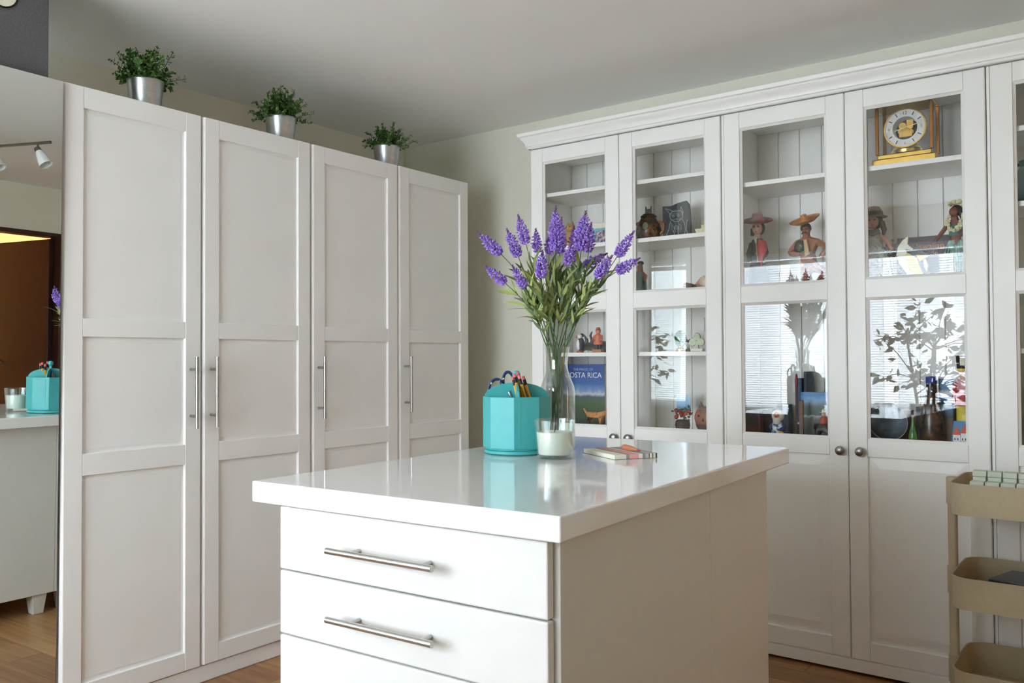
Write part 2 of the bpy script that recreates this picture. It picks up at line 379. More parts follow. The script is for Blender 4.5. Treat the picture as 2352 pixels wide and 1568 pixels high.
# mirror wardrobe
mw = thing('mirror_wardrobe', 'wardrobe with a full length mirror door beside the panelled doors', 'wardrobe', (-.3, -2.21, 0))
MB().box(-.30, .252, -.25, .249, .06, ZW-.003).build('carcass', WHITE, mw, smooth=0)
MB().box(.2, .25, -.25, .249, 0, .058).build('plinth', WHITE, mw, bevel=.003)
yaw, tilt = .04, -.014
md = MB().box(-.0175, 0, -.4975, 0, -.99, .985).build('mirror_door', [pm('mirror_door_edge', '2f3331', .4)], mw, loc=(.3-.001, .2455, 1.055))
md.rotation_euler = Matrix.Rotation(yaw, 3, 'Z').to_4x4().to_euler()
R_ = Matrix.Rotation(yaw, 4, 'Z') @ Matrix.Rotation(-tilt, 4, 'Y')
md.rotation_euler = R_.to_euler()
MB().box(0.0002, .004, -.4965, -.001, -.989, .984).build('mirror_glass', MIRROR, md, smooth=0)
# ------------------------------------------------------------------ glazed bookcases (fronts in the plane y = 0, facing -y)
def cornice(parent, x0, x1, zt, left=False):
    prof = [(.010, 0), (.010, .010), (.016, .012), (.018, .024), (.026, .036), (.034, .046), (.036, .052), (.044, .056), (.046, .070), (0, .070)]
    vs, fs = [], []
    n = len(prof)
    for p_, z in prof: vs.append((x0-(p_ if left else 0), -p_, zt+z))
    for p_, z in prof: vs.append((x1, -p_, zt+z))
    if left:
        for p_, z in prof: vs.append((x0-p_, .354, zt+z))
    for i in range(n-1):
        fs.append((i, i+1, n+i+1, n+i))
        if left: fs.append((2*n+i, 2*n+i+1, i+1, i))
    o = MB().add(vs, fs)
    o.box(x0, x1, 0.001, .354, zt, zt+.066)
    return o.build('cornice', BWHITE, parent, smooth=25)
def bookcase(lab, x0, xm, x1, shelves, left=False, doors=(1, 1)):
    ZT = 2.138
    k = thing('glazed_bookcase', lab, 'bookcase', ((x0+x1)/2, .2, 0), group='glazed bookcases along the wall')
    ox, oy = -(x0+x1)/2, -.2
    yi = .024+oy; yb = .355+oy
    c = MB()
    c.box(x0+ox, x0+.02+ox, yi, yb, .012, ZT).box(x1-.02+ox, x1+ox, yi, yb, .012, ZT).box(x0+.02+ox, x1-.02+ox, yi, yb, ZT-.022, ZT).box(x0+.02+ox, x1-.02+ox, yi, yb-.02, .06, .08)
    c.box(xm-.012+ox, xm+.012+ox, yi, yi+.018, .08, .838).box(xm-.012+ox, xm+.012+ox, yi, yi+.018, .838, ZT-.022)
    c.box(x1-.0095+ox, x1+ox, .006+oy, yi, .012, ZT)
    c.build('carcass', BWHITE, k, bevel=.001, seg=1, smooth=0)
    MB().prism([(yi-.022, .012), (yi-.022, .05), (yi-.016, .057), (yi+.05, .057), (yi+.05, .012)], 0, x0+ox, x1+ox).build('plinth', BWHITE, k, smooth=0)
    MB().box(x0+.01+ox, x1-.01+ox, yi+.06, yi+.08, 0, .012).build('gap_shade_strip', pm('painted_gap_shade', '231c16', .8), k)  # dark strip added as painted shade in the gap under the plinth
    # tongue and groove boards at the back
    nb = 10; bw = (x1-x0-.04)/nb; b0 = None
    for i in range(nb):
        px = x0+.02+ox+bw*i
        if b0 is None: b0 = MB().box(.001, bw-.001, 0, .008, .08, ZT-.022).build('back_board', BACKW, k, loc=(px, .322+oy, 0), bevel=.0022, seg=1, smooth=0)
        else: link_copy(b0, 'back_board', k, (px, .322+oy, 0))
    MB().box(x0+.02+ox, x1-.02+ox, .331+oy, .336+oy, .08, ZT-.022).build('back_panel', BACKW, k, smooth=0)
    s0 = None
    for z in shelves:
        if s0 is None: s0 = MB().box(x0+.021+ox, x1-.021+ox, .028+oy, .320+oy, -.018, 0).build('shelf', BWHITE, k, loc=(0, 0, z), bevel=.001, seg=1, smooth=0)
        else: link_copy(s0, 'shelf', k, (0, 0, z))
    cornice(k, x0+ox, x1+ox, 2.1415, left).location = (0, oy, 0)
    # the cornice sits on the plane y = 0
    for (a, e, side) in ((x0+.001, xm-.0012, 0), (xm+.0012, x1-.013, 1)):
        if not doors[side]: continue
        wd_ = e-a; st = .066
        d = framed_door('door', k, (a+ox, oy, 0), 0, wd_, .059, ZT-.001, .022, st, st, [(2.072, ZT-.001), (1.374, 1.441), (.796, .856), (.059, .126)], .003, BWHITE)
        # glazing beads
        for z0, z1 in ((1.441, 2.072), (.856, 1.374)):
            bd = MB(); u0, u1 = st, wd_-st
            for p_ in ([(u0, .004), (u0+.009, .011), (u0+.009, .016), (u0, .016)], [(u1, .004), (u1, .016), (u1-.009, .016), (u1-.009, .011)]): bd.prism(p_, 2, z0, z1)
            for zz, sg in ((z0, 1), (z1, -1)): bd.prism([(.004, zz), (.011, zz+sg*.009), (.016, zz+sg*.009), (.016, zz)], 0, u0, u1)
            bd.build('glazing_bead', BWHITE, d, smooth=0)
            MB().box(u0+.003, u1-.003, .012, .0155, z0+.003, z1-.003).build('glass_pane', GLASS, d, smooth=0)
        field_panel(d, st, wd_-st, .126, .796, .012, .006, .042, BWHITE, 'lower_panel', .018)
        ku = wd_-.024 if side == 0 else .044
        kb = MB().lathe([(0, .0), (.007, .0), (.006, .008), (.008, .012), (.0155, .016), (.0175, .022), (.015, .030), (.008, .0335), (0, .034)], n=20)
        kb.xf(Matrix.Rotation(math.pi/2, 4, 'X')); kb.build('knob', PEWTER, d, loc=(ku, 0, .815))
    return k
B1 = (.420, .893, 1.3755); B2 = (1.3760, 1.8485, 2.3225); B3 = (2.3230, 2.797, 3.272)
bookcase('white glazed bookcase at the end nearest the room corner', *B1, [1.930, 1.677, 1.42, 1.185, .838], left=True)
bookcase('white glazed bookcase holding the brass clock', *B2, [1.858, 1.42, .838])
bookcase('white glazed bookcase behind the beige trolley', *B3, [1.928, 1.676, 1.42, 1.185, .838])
# ------------------------------------------------------------------ island
IX, IY, IR = 1.4987, -1.390, .0449
def isl(x, y, z=0.): return (IX+math.cos(IR)*x-math.sin(IR)*y, IY+math.sin(IR)*x+math.cos(IR)*y, z)
ZT_ = .888
wt = MB().box(-.4040, .4040, -.6645, .6645, 0, .047).build('worktop', TOPW, loc=(IX, IY, .841), rot=(0, 0, IR), bevel=.004, seg=3)
tag(wt, 'glossy white worktop of the island', 'worktop')
cb = thing('drawer_cabinet', 'white drawer cabinet with steel bar handles under the worktop', 'cabinet', isl(.018, -.26), IR)
# local: shift so that island x -> -.018, y -> +.26
fx0, fx1 = -.338-.018, .375-.018
c = MB().box(fx0, fx0+.018, -.358, .358, .09, .8405).box(fx1-.018, fx1, -.358, .358, .09, .8405).box(fx0+.018, fx1-.018, .34, .358, .09, .8405).box(fx0+.018, fx1-.018, -.358, .34, .09, .108).box(fx0+.018, fx1-.018, -.358, -.32, .822, .8405)
c.build('carcass', ISLW, cb, bevel=.001, seg=1, smooth=0)
for i in range(5):
    z1 = .835-i*.1415; z0 = z1-.138
    ud, vd = fx0+.001, fx1-.012
    f = MB().box(ud, vd, -.381, -.360, z0, z1).build('drawer_front', ISLW, cb, bevel=.0035, seg=2, smooth=0)
    zc = z0+.067
    h = MB().tube([(-.172, -.416, zc), (.110, -.416, zc)], .0068, 14)
    for xx in (-.112, .078): h.tube([(xx, -.381, zc), (xx, -.416, zc)], .0052, 10)
    h.build('handle', STEEL, f)
def feet(par, pts):
    f0 = None
    for x, y in pts:
        if f0 is None:
            f0 = MB().add([(-.022, -.022, 0), (.022, -.022, 0), (.022, .022, 0), (-.022, .022, 0), (-.032, -.032, .0895), (.032, -.032, .0895), (.032, .032, .0895), (-.032, .032, .0895)],
                          [(3, 2, 1, 0), (4, 5, 6, 7), (0, 1, 5, 4), (1, 2, 6, 5), (2, 3, 7, 6), (3, 0, 4, 7)]).build('foot', ISLW, par, loc=(x, y, 0), bevel=.002)
        else: link_copy(f0, 'foot', par, (x, y, 0))
feet(cb, [(fx0+.04, -.31), (fx1-.04, -.31), (fx0+.04, .3), (fx1-.04, .3)])
c2 = thing('island_cabinet', 'plain white cabinet at the bookcase end under the worktop', 'cabinet', isl(.018, .32), IR)
MB().box(fx0, fx1, -.2205, .215, .09, .8405).build('carcass', ISLW, c2, bevel=.0012, seg=1, smooth=0)
d2 = MB().box(fx0+.004, fx1-.004, .2155, .232, .094, .836).build('door', ISLW, c2, bevel=.002)
feet(c2, [(fx0+.04, -.16), (fx1-.04, -.16), (fx0+.04, .16), (fx1-.04, .16)])

# ================================================================== things on the island
def cm(z): return ZT_+z
# --- octagonal desk organiser
TEAL = pm('turquoise_paint', '43a9aa', .42, var=.03, scale=40)
OC = (1.276, -1.275)
og = thing('desk_organiser', 'turquoise octagonal desk organiser on a round turning base', 'organiser', (OC[0], OC[1], ZT_), math.radians(10))
MB().lathe([(0, .001), (.088, .001), (.093, .004), (.093, .011), (.088, .014), (0, .014)], n=40).build('turning_base', TEAL, og)
MB().lathe([(.03, .0), (.084, .0), (.084, .0012), (.03, .0012)], n=30).build('rubber_pad', BLACKM, og)
def octa(r, rot=math.pi/8): return [(r*math.cos(rot+math.pi/4*i), r*math.sin(rot+math.pi/4*i)) for i in range(8)]
bo = MB(); ro, ri = .0975, .0915
vo, vi = octa(ro), octa(ri); vs = [(x, y, .018) for x, y in vo]+[(x, y, .163) for x, y in vo]+[(x, y, .163) for x, y in vi]+[(x, y, .024) for x, y in vi]
fs = [tuple(range(7, -1, -1)), tuple(range(24, 32))]
for i in range(8):
    j = (i+1) % 8; fs += [(i, j, 8+j, 8+i), (8+i, 8+j, 16+j, 16+i), (16+i, 16+j, 24+j, 24+i)]
bo.add(vs, fs); bo.lathe([(0, .014), (.09, .014), (.09, .018), (0, .018)], n=40)
bo.build('octagonal_body', TEAL, og, bevel=.0012, smooth=0)
# arched cross dividers with a knob on top
for a in (0, math.pi/2):
    pts = [(-.093, .026)]+[(.093*math.cos(math.pi-math.pi*t/14), .155+.047*math.sin(math.pi*t/14)**.8) for t in range(15)]+[(.093, .026)]
    dv = MB().prism(pts, 1, -.003, .003); dv.xf(Matrix.Rotation(a+math.radians(30), 4, 'Z')); dv.build('arched_divider', TEAL, og, smooth=0)
MB().lathe([(0, .2), (.007, .2), (.006, .212), (.011, .22), (.012, .227), (.008, .235), (0, .237)], n=16).build('knob', TEAL, og)
# --- pencils
PY = pm('yellow_pencil_lacquer', 'e8a224', .4); PB = pm('black_ferrule', '1b1a1c', .35); PK = pm('pink_eraser', 'e2707a', .8)
def pencil(u, v, u2, v2, lab, k=2.46):
    a = Vector(deep(u, v, k)); bb = Vector(deep(u2, v2, k)); d = (bb-a).normalized(); a2 = bb-d*.17; 
    base = ZT_+.03
    t = (base-bb.z)/d.z; a2 = bb+d*t
    o = thing('pencil', lab, 'pencil', a2, group='pencils in the organiser')
    L = (bb-a2).length; q = Vector((0, 0, 1)).rotation_difference(d).to_matrix().to_4x4()
    for nm, z0, z1, mt, r in (('wooden_shaft', 0, L-.026, PY, .0046), ('ferrule', L-.026, L-.010, PB, .0048), ('eraser', L-.010, L, PK, .0045)):
        MB().lathe([(0, z0), (r, z0), (r, z1-.0005), (r*.85, z1), (0, z1)], n=6 if nm == 'wooden_shaft' else 12).xf(q).build(nm, mt, o, smooth=30 if nm != 'wooden_shaft' else 0)
PL = 'yellow pencil with black ferrule and pink eraser in the turquoise organiser'
for u, v, u2, v2, k in ((1192, 905, 1181, 858, 2.44), (1199, 905, 1189, 854, 2.46), (1204, 905, 1191.5, 862, 2.43), (1214, 905, 1201.5, 863.5, 2.45), (1187, 905, 1178, 864, 2.452)):
    pencil(u, v, u2, v2, PL, k)
# --- scissors with patterned handles
SCM = noise_mat('navy_dotted_plastic', ['22365f', '22365f', 'e4eaf0'], 110, .4, .3, .78, True)
sc = thing('scissors', 'scissors with navy and white patterned handles standing in the organiser', 'scissors', tuple(deep(1148, 930, 2.50)))
def loop(cu, cv, ru, rv, rot, k):
    pts = []
    for i in range(25):
        t = 2*math.pi*i/24; du, dv_ = ru*math.cos(t), rv*math.sin(t)
        pts.append(Vector(deep(cu+du*math.cos(rot)-dv_*math.sin(rot), cv+du*math.sin(rot)+dv_*math.cos(rot), k))-sc.location)
    return pts
for cu, cv, ru, rv, rot, k in ((1138, 889, 14, 19, .35, 2.53), (1168, 876, 12.5, 22, -.1, 2.535)):
    MB().tube(loop(cu, cv, ru, rv, rot, k), .0046, 8, cap=False).build('handle_loop', SCM, sc)
p0 = Vector(deep(1150, 908, 2.53))-sc.location; 
for da in (0, .006): MB().add([p0+Vector((da-.006, 0, 0)), p0+Vector((da+.006, 0, 0)), p0+Vector((da+.003, 0, -.105)), p0+Vector((da-.004, 0, -.105)), p0+Vector((da-.006, .002, 0)), p0+Vector((da+.006, .002, 0)), p0+Vector((da+.003, .002, -.105)), p0+Vector((da-.004, .002, -.105))],
    [(0, 1, 2, 3), (7, 6, 5, 4), (0, 4, 5, 1), (1, 5, 6, 2), (2, 6, 7, 3), (3, 7, 4, 0)]).build('blade', STEEL, sc, smooth=0)
# --- pens
for (u, v, u2, v2, k, lab, mt) in ((1171, 905, 1167, 895, 2.47, 'silver pen tip showing beside the pencils', STEEL), (1178, 905, 1180, 889, 2.48, 'silver capped pen standing close to the pencils', STEEL), (1122, 908, 1119, 896, 2.50, 'black pen at the organiser rim beside the scissors', BLACKM)):
    bb = Vector(deep(u2, v2, k)); d = (bb-Vector(deep(u, v, k))).normalized(); bs_ = bb-d*.12
    o = thing('pen', lab, 'pen', bs_); q = Vector((0, 0, 1)).rotation_difference(d).to_matrix().to_4x4()
    MB().lathe([(0, 0), (.0015, .002), (.0042, .012), (.0044, .10), (.004, .112), (0, .12)], n=12).xf(q).build('barrel', mt, o)
    MB().box(.004, .0062, -.0012, .0012, .085, .115).xf(q).build('clip', STEEL, o)
# --- carafe vase
VC = (1.312, -1.116)
va = tag(MB().lathe([(0, .004), (.044, .004), (.0495, .012), (.0495, .168), (.048, .188), (.0415, .206), (.034, .221), (.0292, .24), (.0285, .258), (.032, .285), (.0350, .3045), (.0366, .3055),
     (.0376, .3045), (.0340, .284), (.0308, .258), (.0316, .24), (.0364, .22), (.0438, .204), (.0504, .187), (.0525, .168), (.0525, .01), (.047, .0012), (0, .0012)], n=48).build('glass_carafe', VGLASS, loc=(VC[0], VC[1], ZT_)), 'clear glass carafe used as a vase for the lavender stems', 'vase')
# --- lavender stems
LAV = noise_mat('lavender_petals', ['7350b4', '9068cc', 'a886dc', 'c8b2f2'], 160, .7)
LAVT = pm('lavender_tips', '7d5a8c', .8, var=.25, scale=120)
STEMG = pm('stem_green', '4a6a3c', .6, var=.2, scale=30)
LEAFG = [pm('leaf_olive', '7f8f56', .6, var=.2, scale=30), pm('leaf_pale', 'aab76c', .6, var=.18, scale=30), pm('leaf_grey', '6c7b58', .65, var=.2, scale=30)]
def leaf_mesh(name, L, wd, bend, mt):
    vs, fs = [], []; n = 6
    for i in range(n+1):
        t = i/n; hw = wd*math.sin(math.pi*min(1, t*.92+.06))**.8*(1-.25*t); z = L*t; y_ = bend*L*t*t
        vs += [(-hw, y_+hw*.25, z), (0, y_, z), (hw, y_+hw*.25, z)]
    for i in range(n):
        a = 3*i; fs += [(a, a+1, a+4, a+3), (a+1, a+2, a+5, a+4)]
    me = bpy.data.meshes.new(name); me.from_pydata(vs, [], fs); me.materials.append(mt)
    for p_ in me.polygons: p_.use_smooth = True
    return me
LM = [leaf_mesh('lavender_leaf', L, w_, b_, LEAFG[k]) for L, w_, b_, k in ((.055, .0048, .3, 0), (.066, .005, .45, 1), (.045, .005, -.25, 2), (.075, .0048, .6, 0), (.056, .0058, .15, 1))]
def orient(d, roll): return (Vector((0, 0, 1)).rotation_difference(Vector(d).normalized()).to_matrix().to_4x4() @ Matrix.Rotation(roll, 4, 'Z')).to_euler()
KV = 2.575
heads = [(1098, 535, 1149, 582, 0, 1), (1164, 526, 1190, 588, .02, 1), (1190, 494, 1207.5, 559, -.03, 1), (1230.5, 526, 1234, 577, .05, .9), (1276, 473, 1276, 572, -.01, 1.2), (1262, 540, 1261, 582, .07, .9),
         (1345, 485, 1335, 574, -.04, 1.45), (1456, 531, 1419, 587, .01, 1), (1469, 593, 1417, 623, -.05, 1), (1394, 582, 1343, 610, .05, .9), (1406, 587, 1371, 636, -.06, 1.05), (1246, 575, 1243, 636, -.08, 1.05),
         (1113, 610, 1159, 649, -.04, .85), (1177, 610, 1205, 659, -.06, .85), (1311, 560, 1303, 607, -.05, .8), (1358, 512, 1352, 577, .03, 1.0), (1290, 500, 1286, 580, .08, 1.0), (1318, 520, 1314, 600, .09, .9)]
LABS = ['with a drooping violet head reaching toward the wardrobes', 'with an upright violet head next to the drooping one', 'with a tall slim violet head', 'with a short dusky violet head', 'with the tallest violet flower head', 'with a small violet head behind the tallest one',
        'with the thickest violet flower head', 'leaning over the bookcase door with a slanted violet head', 'with a violet head pointing low over the bookcase door', 'with a sideways violet head below the thick one', 'with a rounded violet head below the slanted one', 'with a violet head hanging low in front of the leaves',
        'with the lowest drooping violet head', 'with a small low violet head beside the leaves', 'with a narrow violet head in the middle of the bunch', 'with a violet head tucked behind the thickest one', 'with a violet head hidden behind the tallest one', 'with a violet head at the back of the bunch']
rnd = random.Random(3)
for hi, (tu, tv, bu, bv_, dk, fat) in enumerate(heads):
    tip = Vector(deep(tu, tv, KV+dk*1.2)); bse = Vector(deep(bu, bv_, KV+dk)); ax = tip-bse; L = ax.length; axn = ax.normalized()
    mth = Vector((VC[0]+rnd.uniform(-.018, .018), VC[1]+rnd.uniform(-.018, .018), ZT_+.30))
    out = Vector((bse.x-VC[0], bse.y-VC[1], 0)); mth += (out*.14 if out.length*.14 < .022 else out.normalized()*.022)
    foot = Vector((VC[0]-out.x*.12+rnd.uniform(-.018, .018), VC[1]-out.y*.12+rnd.uniform(-.018, .018), ZT_+.02+rnd.uniform(0, .03)))
    root = thing('lavender_stem', 'artificial lavender stem '+LABS[hi], 'flower', foot, group='lavender stems in the carafe')
    c1 = mth.lerp(bse, .36)+Vector((0, 0, .012))
    c2_ = bse-axn*min(.14, (bse-mth).length*.5)
    path = [foot.lerp(mth, t/5) for t in range(5)]
    for i in range(11):
        t = i/10; path.append(mth*(1-t)**3+c1*3*t*(1-t)**2+c2_*3*t*t*(1-t)+bse*t**3)
    loc = [p_-foot for p_ in path]
    MB().tube(loc, [.0017]*5+[.0017-.0006*i/10 for i in range(11)], 6).build('stem', STEMG, root)
    fl_ = MB(); nwh = max(7, int(L/.0075)); rad = .0158*fat
    e1 = axn.orthogonal().normalized(); e2 = axn.cross(e1)
    for wi in range(nwh):
        t = (wi+.3)/nwh*.86; pr = rad*(math.sin(math.pi*min(1, .16+t*.92))**.7)
        nn = max(5, int(9*fat*(1-t*.55)))
        for q in range(nn):
            an = 2*math.pi*(q+rnd.random()*.6)/nn+wi*.7
            for lay in (1., .55):
                rr = pr*lay*rnd.uniform(.75, 1.12); sz = rnd.uniform(.0042, .0068)*(1-.35*t)*(.85+.15*fat)
                cpt = (bse-foot)+axn*(t*L+rnd.uniform(-.003, .003))+(e1*math.cos(an)+e2*math.sin(an))*rr
                dr = ((e1*math.cos(an)+e2*math.sin(an))*1.1+axn*.6).normalized(); s1 = dr.orthogonal().normalized(); s2 = dr.cross(s1)
                k0 = [cpt+s1*sz*.8, cpt+s2*sz*.8, cpt-s1*sz*.8, cpt-s2*sz*.8, cpt+dr*sz*1.25, cpt-dr*sz]
                fl_.add(k0, [(0, 1, 4), (1, 2, 4), (2, 3, 4), (3, 0, 4), (1, 0, 5), (2, 1, 5), (3, 2, 5), (0, 3, 5)])
    stuff(fl_.build('flower_head', LAV, root, smooth=0))
    tp = MB()
    for i in range(14):
        t = .80+.22*i/14; an = i*2.4; cpt = (bse-foot)+axn*(t*L)+(e1*math.cos(an)+e2*math.sin(an))*.0035*fat*(1.15-t)*4
        tp.tube([(bse-foot)+axn*(t*L-.004), cpt+axn*.003], [.0008, .0016], 5)
    stuff(tp.build('bud_tip', LAVT, root, smooth=0))
    nl = 24 if 1180 < bu < 1400 else 16
    for i in range(nl):
        t = rnd.uniform(.24, .86); kk = 5+int(t*10); p_ = loc[min(kk, 14)].lerp(loc[min(kk+1, 15)], (t*10) % 1)
        tg = (loc[min(kk+1, 15)]-loc[kk-1]).normalized(); s1 = tg.orthogonal().normalized(); s2 = tg.cross(s1); an = rnd.uniform(0, 6.28)
        d = tg*rnd.uniform(.8, 1.3)+(s1*math.cos(an)+s2*math.sin(an))*rnd.uniform(.35, .8)
        lo = bpy.data.objects.new('leaf', LM[rnd.randrange(5)]); COL.objects.link(lo); lo.parent = root; lo.location = p_; lo.rotation_euler = orient(d, rnd.uniform(0, 6.28))
        sc_ = rnd.uniform(.75, 1.15); lo.scale = (sc_*1.15, sc_, sc_)
# --- candle in a glass tumbler
CC = (1.446, -1.331)
cn = thing('candle', 'white candle in a clear glass tumbler on the worktop', 'candle', (CC[0], CC[1], ZT_))
MB().lathe([(0, .011), (.0435, .011), (.0455, .016), (.0535, .1045), (.0548, .1055), (.0560, .1045), (.0480, .010), (.046, .003), (.042, .0008), (0, .0008)], n=48).build('glass_tumbler', TGLASS, cn)
MB().lathe([(0, .0125), (.043, .0125), (.045, .0165), (.0497, .070), (.0488, .0725), (.047, .0718), (0, .071)], n=48).build('wax', pm('white_wax', 'f3efe4', .45, var=.01, sss=.25), cn)
MB().tube([(0, 0, .069), (.001, 0, .078), (.004, .001, .084), (.003, .002, .09)], .0012, 6).build('wick', pm('burnt_wick', '2a2623', .9), cn)
# --- notepad with tartan band and an orange pen
npd = thing('notepad', 'cream paper memo pad with a tartan band on the worktop', 'notepad', tuple(hit(1425, 1040, 2, ZT_)[:2])+(ZT_,), 0)
C4 = [Vector(hit(u, v, 2, ZT_))-npd.location for u, v in ((1341, 1040), (1412, 1056), (1509, 1051), (1436, 1036))]
C4[3] = C4[0]+C4[2]-C4[1]
hN = .0125
def slab(a, b_, z0, z1, mb, mi=0, o=0.):
    # quad between fractions a..b along the long edge
    q = lambda s_, t_: C4[0].lerp(C4[1], t_).lerp(C4[3].lerp(C4[2], t_), s_)
    c_ = [q(a, -o), q(a, 1+o), q(b_, 1+o), q(b_, -o)]
    mb.add([(p_.x, p_.y, z0) for p_ in c_]+[(p_.x, p_.y, z1) for p_ in c_], [(3, 2, 1, 0), (4, 5, 6, 7), (0, 1, 5, 4), (1, 2, 6, 5), (2, 3, 7, 6), (3, 0, 4, 7)], mi)
pg_ = MB(); slab(.0, 1., .0008, hN, pg_); pg_.build('paper_block', pm('cream_paper', 'e9e6d6', .85, var=.02, scale=300, stretch=(1, 1, 40)), npd, smooth=0)
bk_ = MB(); slab(-.01, 1.01, 0, .0009, bk_, 0, .01); bk_.build('backing_board', pm('grey_board', '6b6862', .8), npd, smooth=0)
for a, e, col in ((.27, .34, '9a968e'), (.34, .56, 'e3a9a4'), (.56, .65, 'e9e4d4'), (.65, .72, '8f9298'), (.72, .80, 'b9bcc0'), (.80, .82, '3c3c40'), (.82, .87, 'e9e4d4'), (.87, .91, '85888e'), (.91, .96, 'e9e4d4'), (.96, 1.0, '4a4a4e')):
    st_ = MB(); slab(a, e, .0004, hN+.0006, st_, 0, .006); st_.build('tartan_stripe', pm('tartan_'+col, col, .8), npd, smooth=0)
a, e = Vector(deep(1429, 1022, 2.47)), Vector(hit(1468, 1034, 2, ZT_+hN+.005))
a = Vector(hit(1430, 1025, 2, ZT_+hN+.012))
pn = thing('orange_pen', 'short orange wooden pen lying on the memo pad', 'pen', e)
q = Vector((0, 0, 1)).rotation_difference((a-e).normalized()).to_matrix().to_4x4(); L = (a-e).length
MB().lathe([(0, 0), (.003, .004), (.006, .02), (.0075, L*.5), (.008, L*.85), (.006, L*.97), (0, L)], n=14).xf(q).build('barrel', pm('orange_wood', 'c9805a', .5, var=.1), pn)
MB().lathe([(0, -.004), (.0022, -.003), (.0038, .006), (0, .007)], n=10).xf(q).build('tip', pm('red_nib', 'b8483c', .5), pn)

# ================================================================== plants on the wardrobes
GALV = pm('galvanised_steel', 'b9bcbd', .33, 1., var=.10, scale=60)
GL1 = noise_mat('plant_leaf', ['274a1d', '386327', '527d36', '8fb05c'], 70, .45)
def plant(u, v, sc_, lab, seed):
    P_ = hit(u, v, 0, -.13)
    o = thing('potted_plant', lab, 'plant', (-.13, P_[1], ZW-.003), group='plants on top of the wardrobes')
    MB().lathe([(0, .001), (.048, .001), (.050, .004), (.0625, .114), (.0645, .116), (.064, .118), (.0615, .116), (.061, .106), (0, .104)], n=36).build('metal_pot', GALV, o)
    MB().lathe([(0, .105), (.060, .105), (.04, .113), (0, .116)], n=20).build('soil', pm('dark_soil', '2b2119', .95, var=.3, scale=80), o)
    r = random.Random(seed); f = MB(); stems = MB()
    for i in range(95):
        an = r.uniform(0, 6.283); el = r.uniform(.25, 1.5); ln = r.uniform(.065, .122)*sc_
        d = Vector((math.cos(an)*math.cos(el), math.sin(an)*math.cos(el), math.sin(el)))
        st = Vector((r.uniform(-.03, .03), r.uniform(-.03, .03), .106)); pth = [st+d*ln*t+Vector((0, 0, -.02*t*t*(1-math.sin(el)))) for t in (0, .35, .7, 1)]
        stems.tube(pth, .0011, 4)
        for j in range(16):
            t = .2+.8*j/16; p_ = st+d*ln*t+Vector((0, 0, -.02*t*t*(1-math.sin(el))))
            a2 = r.uniform(0, 6.28); s1 = d.orthogonal().normalized(); s2 = d.cross(s1); ld = (d*.5+(s1*math.cos(a2)+s2*math.sin(a2))).normalized(); sd = ld.cross(d).normalized(); sz = r.uniform(.010, .015)*sc_
            nn = ld.cross(sd)*.0015
            f.add([p_, p_+ld*sz*.5+sd*sz*.42+nn, p_+ld*sz*1.1, p_+ld*sz*.5-sd*sz*.42+nn], [(0, 1, 2), (0, 2, 3)])
    stems.build('twigs', pm('twig_green', '3f5a2a', .7), o)
    stuff(f.build('foliage', GL1, o, smooth=0))
plant(334, 215, 1.22, 'green boxwood plant in a metal pot closest to the grey box', 1)
plant(645, 297, 1.2, 'green boxwood plant in a metal pot above the second wardrobe door', 2)
plant(888, 358, 1.08, 'green boxwood plant in a metal pot above the third wardrobe door', 5)
# ================================================================== grey box on the mirror wardrobe
gb = thing('storage_box', 'dark grey fabric storage box on top of the mirror wardrobe', 'box', (-.21, -2.215, ZW-.003))
GREYF = pm('dark_grey_fabric', '5d5c5e', .95, var=.12, scale=180, bump=.3)
MB().box(-.19, .19, -.22, .2235, .001, .27).build('box_body', GREYF, gb, bevel=.004)
MB().box(-.193, .193, -.223, .2265, .2705, .315).build('lid', GREYF, gb, bevel=.004)
lbq = MB().lathe([(0, 0), (.041, 0), (.041, .002), (0, .002)], n=30, sx=1.0, sy=1.).xf(Matrix.Rotation(math.pi/2, 4, 'Y'))
lbq.build('label_plate', pm('cream_card', 'e2dcc4', .7), gb, loc=(.1915, .085, .232))
MB().tube([(0, .043*math.cos(2*math.pi*i/28), .043*math.sin(2*math.pi*i/28)) for i in range(29)], .0028, 6, cap=False).build('label_rim', pm('dark_bronze', '2f3330', .4, .8), gb, loc=(.1925, .085, .232))
for s_ in (-1, 1): MB().ell((.1925, .085+s_*.049, .232), (.003, .006, .006), 8, 6).build('rivet', pm('dark_bronze', '2f3330', .4, .8), gb)
# ================================================================== track light
tl = thing('track_light', 'brushed metal ceiling track light with white glass spot shades', 'light', (2.5, -.965, ZC))
NICK = pm('satin_nickel', '8d8778', .35, 1., var=.05)
bar = MB().tube([(-.44, .108, -.085), (0, 0, -.085)], .008, 10).tube([(0, 0, -.085), (0, 0, -.115), (.03, -.006, -.115), (.45, -.112, -.115)], .008, 10)
bar.tube([(.03, -.006, -.115), (.03, -.006, 0)], .008, 10).lathe([(0, 0), (.055, 0), (.055, -.018), (0, -.018)], (.03, -.006, 0), 24)
bar.build('bar', NICK, tl)
SHADE = pm('opal_glass', 'f1f1ef', .25, var=.01)
for (x, yy, z) in ((-.35, .086, -.085), (-.02, .005, -.085), (.34, -.084, -.115)):
    h_ = MB().tube([(x, yy, z), (x, yy, z-.035)], .006, 8); q = Matrix.Translation((x, yy, z-.035)) @ Matrix.Rotation(math.radians(-148), 4, Vector((.5, 1, 0)))
    h2 = MB().lathe([(0, -.012), (.016, -.01), (.019, .012), (0, .012)], n=16).xf(q)
    hd = h_.add(h2.v, h2.f).build('spot_bracket', NICK, tl)
    MB().lathe([(.017, .01), (.024, .03), (.033, .07), (.037, .1), (.035, .1), (.031, .07), (.022, .03), (.015, .012)], n=22).xf(q).build('glass_shade', SHADE, tl)
